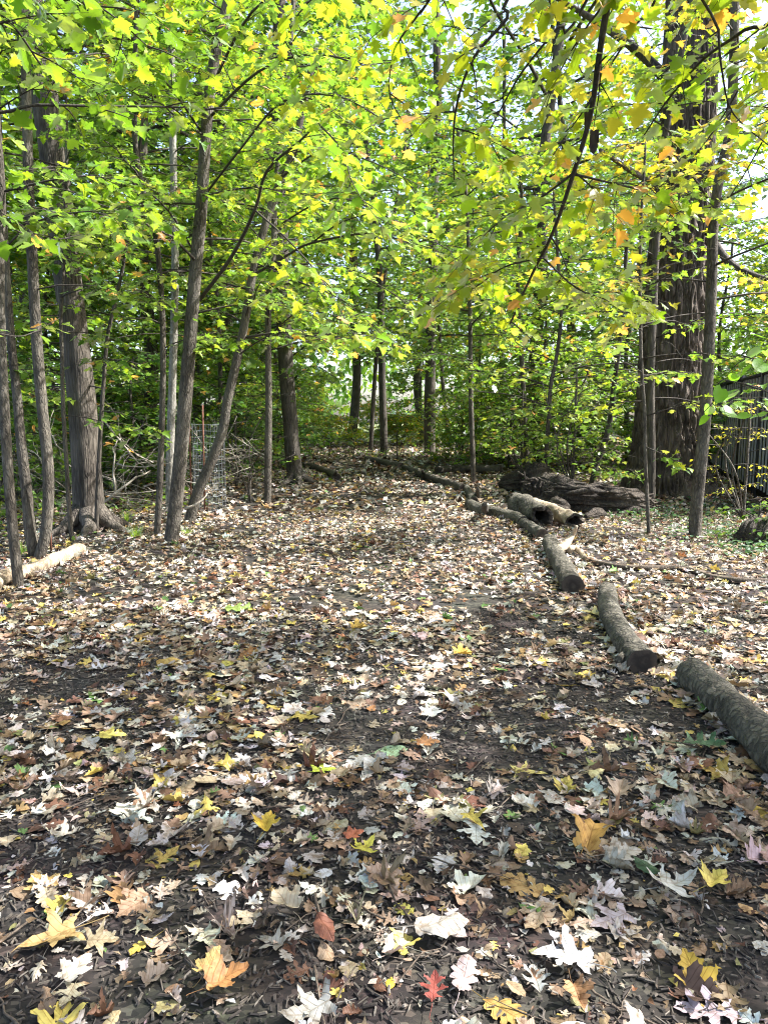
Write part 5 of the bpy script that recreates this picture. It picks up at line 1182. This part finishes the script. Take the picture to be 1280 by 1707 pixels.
# small crumbs of torn leaf between them
x, y, c = litter_pts(1.25, 5.2, 900, rng, (-.9,.5)); n = len(x); ci, C = litter_attr(n, rng); a2 = rng.uniform(0,6.28,n)
CRUMB = [(0,0),(.3,.1),(.22,.45),(.05,.75),(-.28,.5),(-.2,.15)]
place_leaves(b, protos(CRUMB, 0, 8, 530, 1.2, .09), np.stack([x,y,gzv(x,y)+.006+.015*rng.random(n)],-1), np.stack([np.sin(a2),np.cos(a2),rng.normal(0,.2,n)],-1), np.stack([rng.normal(0,.35,n),rng.normal(0,.35,n),np.ones(n)],-1), rng.uniform(.012,.042,n), C*.85, uv=True)
b.obj('leaf_litter', M['litter_v'], kind='stuff')
# middle and far litter
b = Buf()
for (y0, y1, de, sz, pr, th) in ((5.0, 10.5, 440, (.03,.092), MIDP, (-1.0,.35)), (10.2, 18, 105, (.07,.15), LOWP, (-1.5,0)), (17.8, 36, 36, (.14,.24), LOWP, (-1.6,-.1))):
    x, y, c = litter_pts(y0, y1, de, rng, th, 1.5); n = len(x); ci, C = litter_attr(n, rng); a2 = rng.uniform(0,6.28,n)
    place_leaves(b, pr, np.stack([x,y,gzv(x,y)+.008+.03*rng.random(n)],-1), np.stack([np.sin(a2),np.cos(a2),rng.normal(0,.12,n)],-1), np.stack([rng.normal(0,.28,n),rng.normal(0,.28,n),np.ones(n)],-1), rng.uniform(sz[0],sz[1],n), C, seed=int(y0))
for (q0, q1, n_) in (((1265,1235),(1145,1128),150),((1070,1110),(1005,980),150),((955,982),(912,900),140),((905,893),(785,842),150),((130,925),(0,972),110),((1080,850),(905,835),120)):
    for sgn in (-1, 1):
        n2 = n_//2; t_ = rng.random(n2); g0, g1 = ground(*q0), ground(*q1); dv = np.array((g1.x-g0.x, g1.y-g0.y)); nv = np.array((-dv[1], dv[0]))/np.linalg.norm(dv); off = sgn*(.07+.09*rng.random(n2)**1.5)
        x = g0.x+dv[0]*t_+nv[0]*off; y = g0.y+dv[1]*t_+nv[1]*off; ci, C = litter_attr(n2, rng); a2 = rng.uniform(0,6.28,n2)
        place_leaves(b, MIDP, np.stack([x,y,gzv(x,y)+.012+.05*rng.random(n2)*np.exp(-(np.abs(off)-.07)*14)],-1), np.stack([np.sin(a2),np.cos(a2),rng.normal(0,.2,n2)],-1), np.stack([rng.normal(0,.25,n2)+sgn*nv[0]*.5,rng.normal(0,.25,n2)+sgn*nv[1]*.5,np.ones(n2)],-1), rng.uniform(.05,.11,n2), C)
b.obj('far_leaf_litter', M['litter'], kind='stuff')
# mulch chips
x = None; rng = np.random.default_rng(620); n = 36000
y = 1.2+4.0*rng.power(1.25, n); x = rng.uniform(-1,1,n)*(.57*y+.5); L_ = rng.uniform(.008,.042,n); W_ = rng.uniform(.003,.011,n); H_ = rng.uniform(.002,.005,n)
V0 = np.array([(-1,-.6,-1),(-.9,.7,-1),(.8,.9,-1),(1,-.5,-1),(-.8,-.5,1),(-.75,.55,1),(.65,.7,1),(.8,-.4,1)], np.float32)*.5
F0 = np.array([(4,7,6),(4,6,5),(0,4,5),(0,5,1),(3,2,6),(3,6,7),(0,3,7),(0,7,4),(1,5,6),(1,6,2)], np.int32)
a2 = rng.uniform(0,6.28,n); D = norm(np.stack([np.cos(a2),np.sin(a2),rng.normal(0,.22,n)],-1)); NR = np.stack([rng.normal(0,.3,n),rng.normal(0,.3,n),np.ones(n)],-1); X = norm(np.cross(D,NR)); Z = np.cross(X,D)
Wv = (V0[None,:,0:1]*(D*L_[:,None])[:,None,:]+V0[None,:,1:2]*(X*W_[:,None])[:,None,:]+V0[None,:,2:3]*(Z*H_[:,None])[:,None,:])+np.stack([x,y,gzv(x,y)+.006+.008*rng.random(n)],-1)[:,None,:]
cc = np.array([(.035,.027,.022),(.065,.052,.042),(.10,.083,.066),(.15,.126,.10),(.23,.20,.165),(.018,.014,.012)])[rng.choice(6,n,p=[.26,.27,.2,.12,.05,.10])]
b = Buf(); b.add(Wv.reshape(-1,3), (F0[None]+(np.arange(n)*8)[:,None,None]).reshape(-1,3), np.repeat(cc,8,0)); b.obj('mulch_chips', M['chip'], smooth=False, kind='stuff')
# twigs among the leaves
TW = [((1058,1225),(1110,1262),.005,'thin grey twig lying in front of the nearest log'),((525,1505),(535,1560),.005,'short dark twig pointing at the rust folded leaf'),((845,1640),(800,1600),.003,'thin twig in the sunlit patch by the pale pink oak leaf'),
      ((560,1690),(600,1620),.003,'fine pale stalk at the bottom of the path'),((1165,1540),(1170,1480),.003,'fine upright stalk beside the crumpled dull yellow leaf'),((150,1330),(210,1290),.004,'thin dark twig on the near left of the path'),
      ((440,1560),(452,1500),.003,'fine twig beyond the wrinkled tan leaf'),((960,1640),(1010,1690),.006,'dark twig lying under the brilliant white leaf'),((655,1290),(740,1262),.006,'dark stick running past the grey green oval leaf'),
      ((600,1075),(660,1090),.006,'small stick in the middle distance of the path'),((700,1440),(840,1480),.003,'fine long stalk reaching toward the feathery tan oak leaf'),((820,1180),(880,1172),.005,'straight short twig on the path level with the bent log')]
for (q0, q1, r_, lb) in TW:
    bb, pts = stick(np.array(ground(*q0))+np.array((0,0,.03)), np.array(ground(*q1))+np.array((0,0,.03)), r_, rng, 1, .05)
    o = bb.obj('fallen_twig', M['brown'], loc=tuple(pts[0])); tag(o, lb, 'twig')
b = Buf()
for i in range(420):
    y0 = 1.4+10*rng.random()**1.3; x0 = rng.uniform(-1,1)*(.56*y0+.4); a_ = rng.uniform(0,6.28); l_ = rng.uniform(.05,.28)
    pts = np.array([(x0+math.cos(a_)*l_*t+rng.normal(0,.006), y0+math.sin(a_)*l_*t+rng.normal(0,.006), gz(x0,y0)+.02+rng.normal(0,.008)) for t in np.linspace(0,1,5)])
    tube(b, pts, np.linspace(.0035,.0015,5)*rng.uniform(.5,1.3), 4, cap=False)
b.obj('small_twigs', M['brown'], kind='stuff')
# leaves lying on the logs and the fallen wood
print('foliage leaves', NT[0], 'objects', len(bpy.data.objects), 'tris', sum(len(m.polygons) for m in bpy.data.meshes))
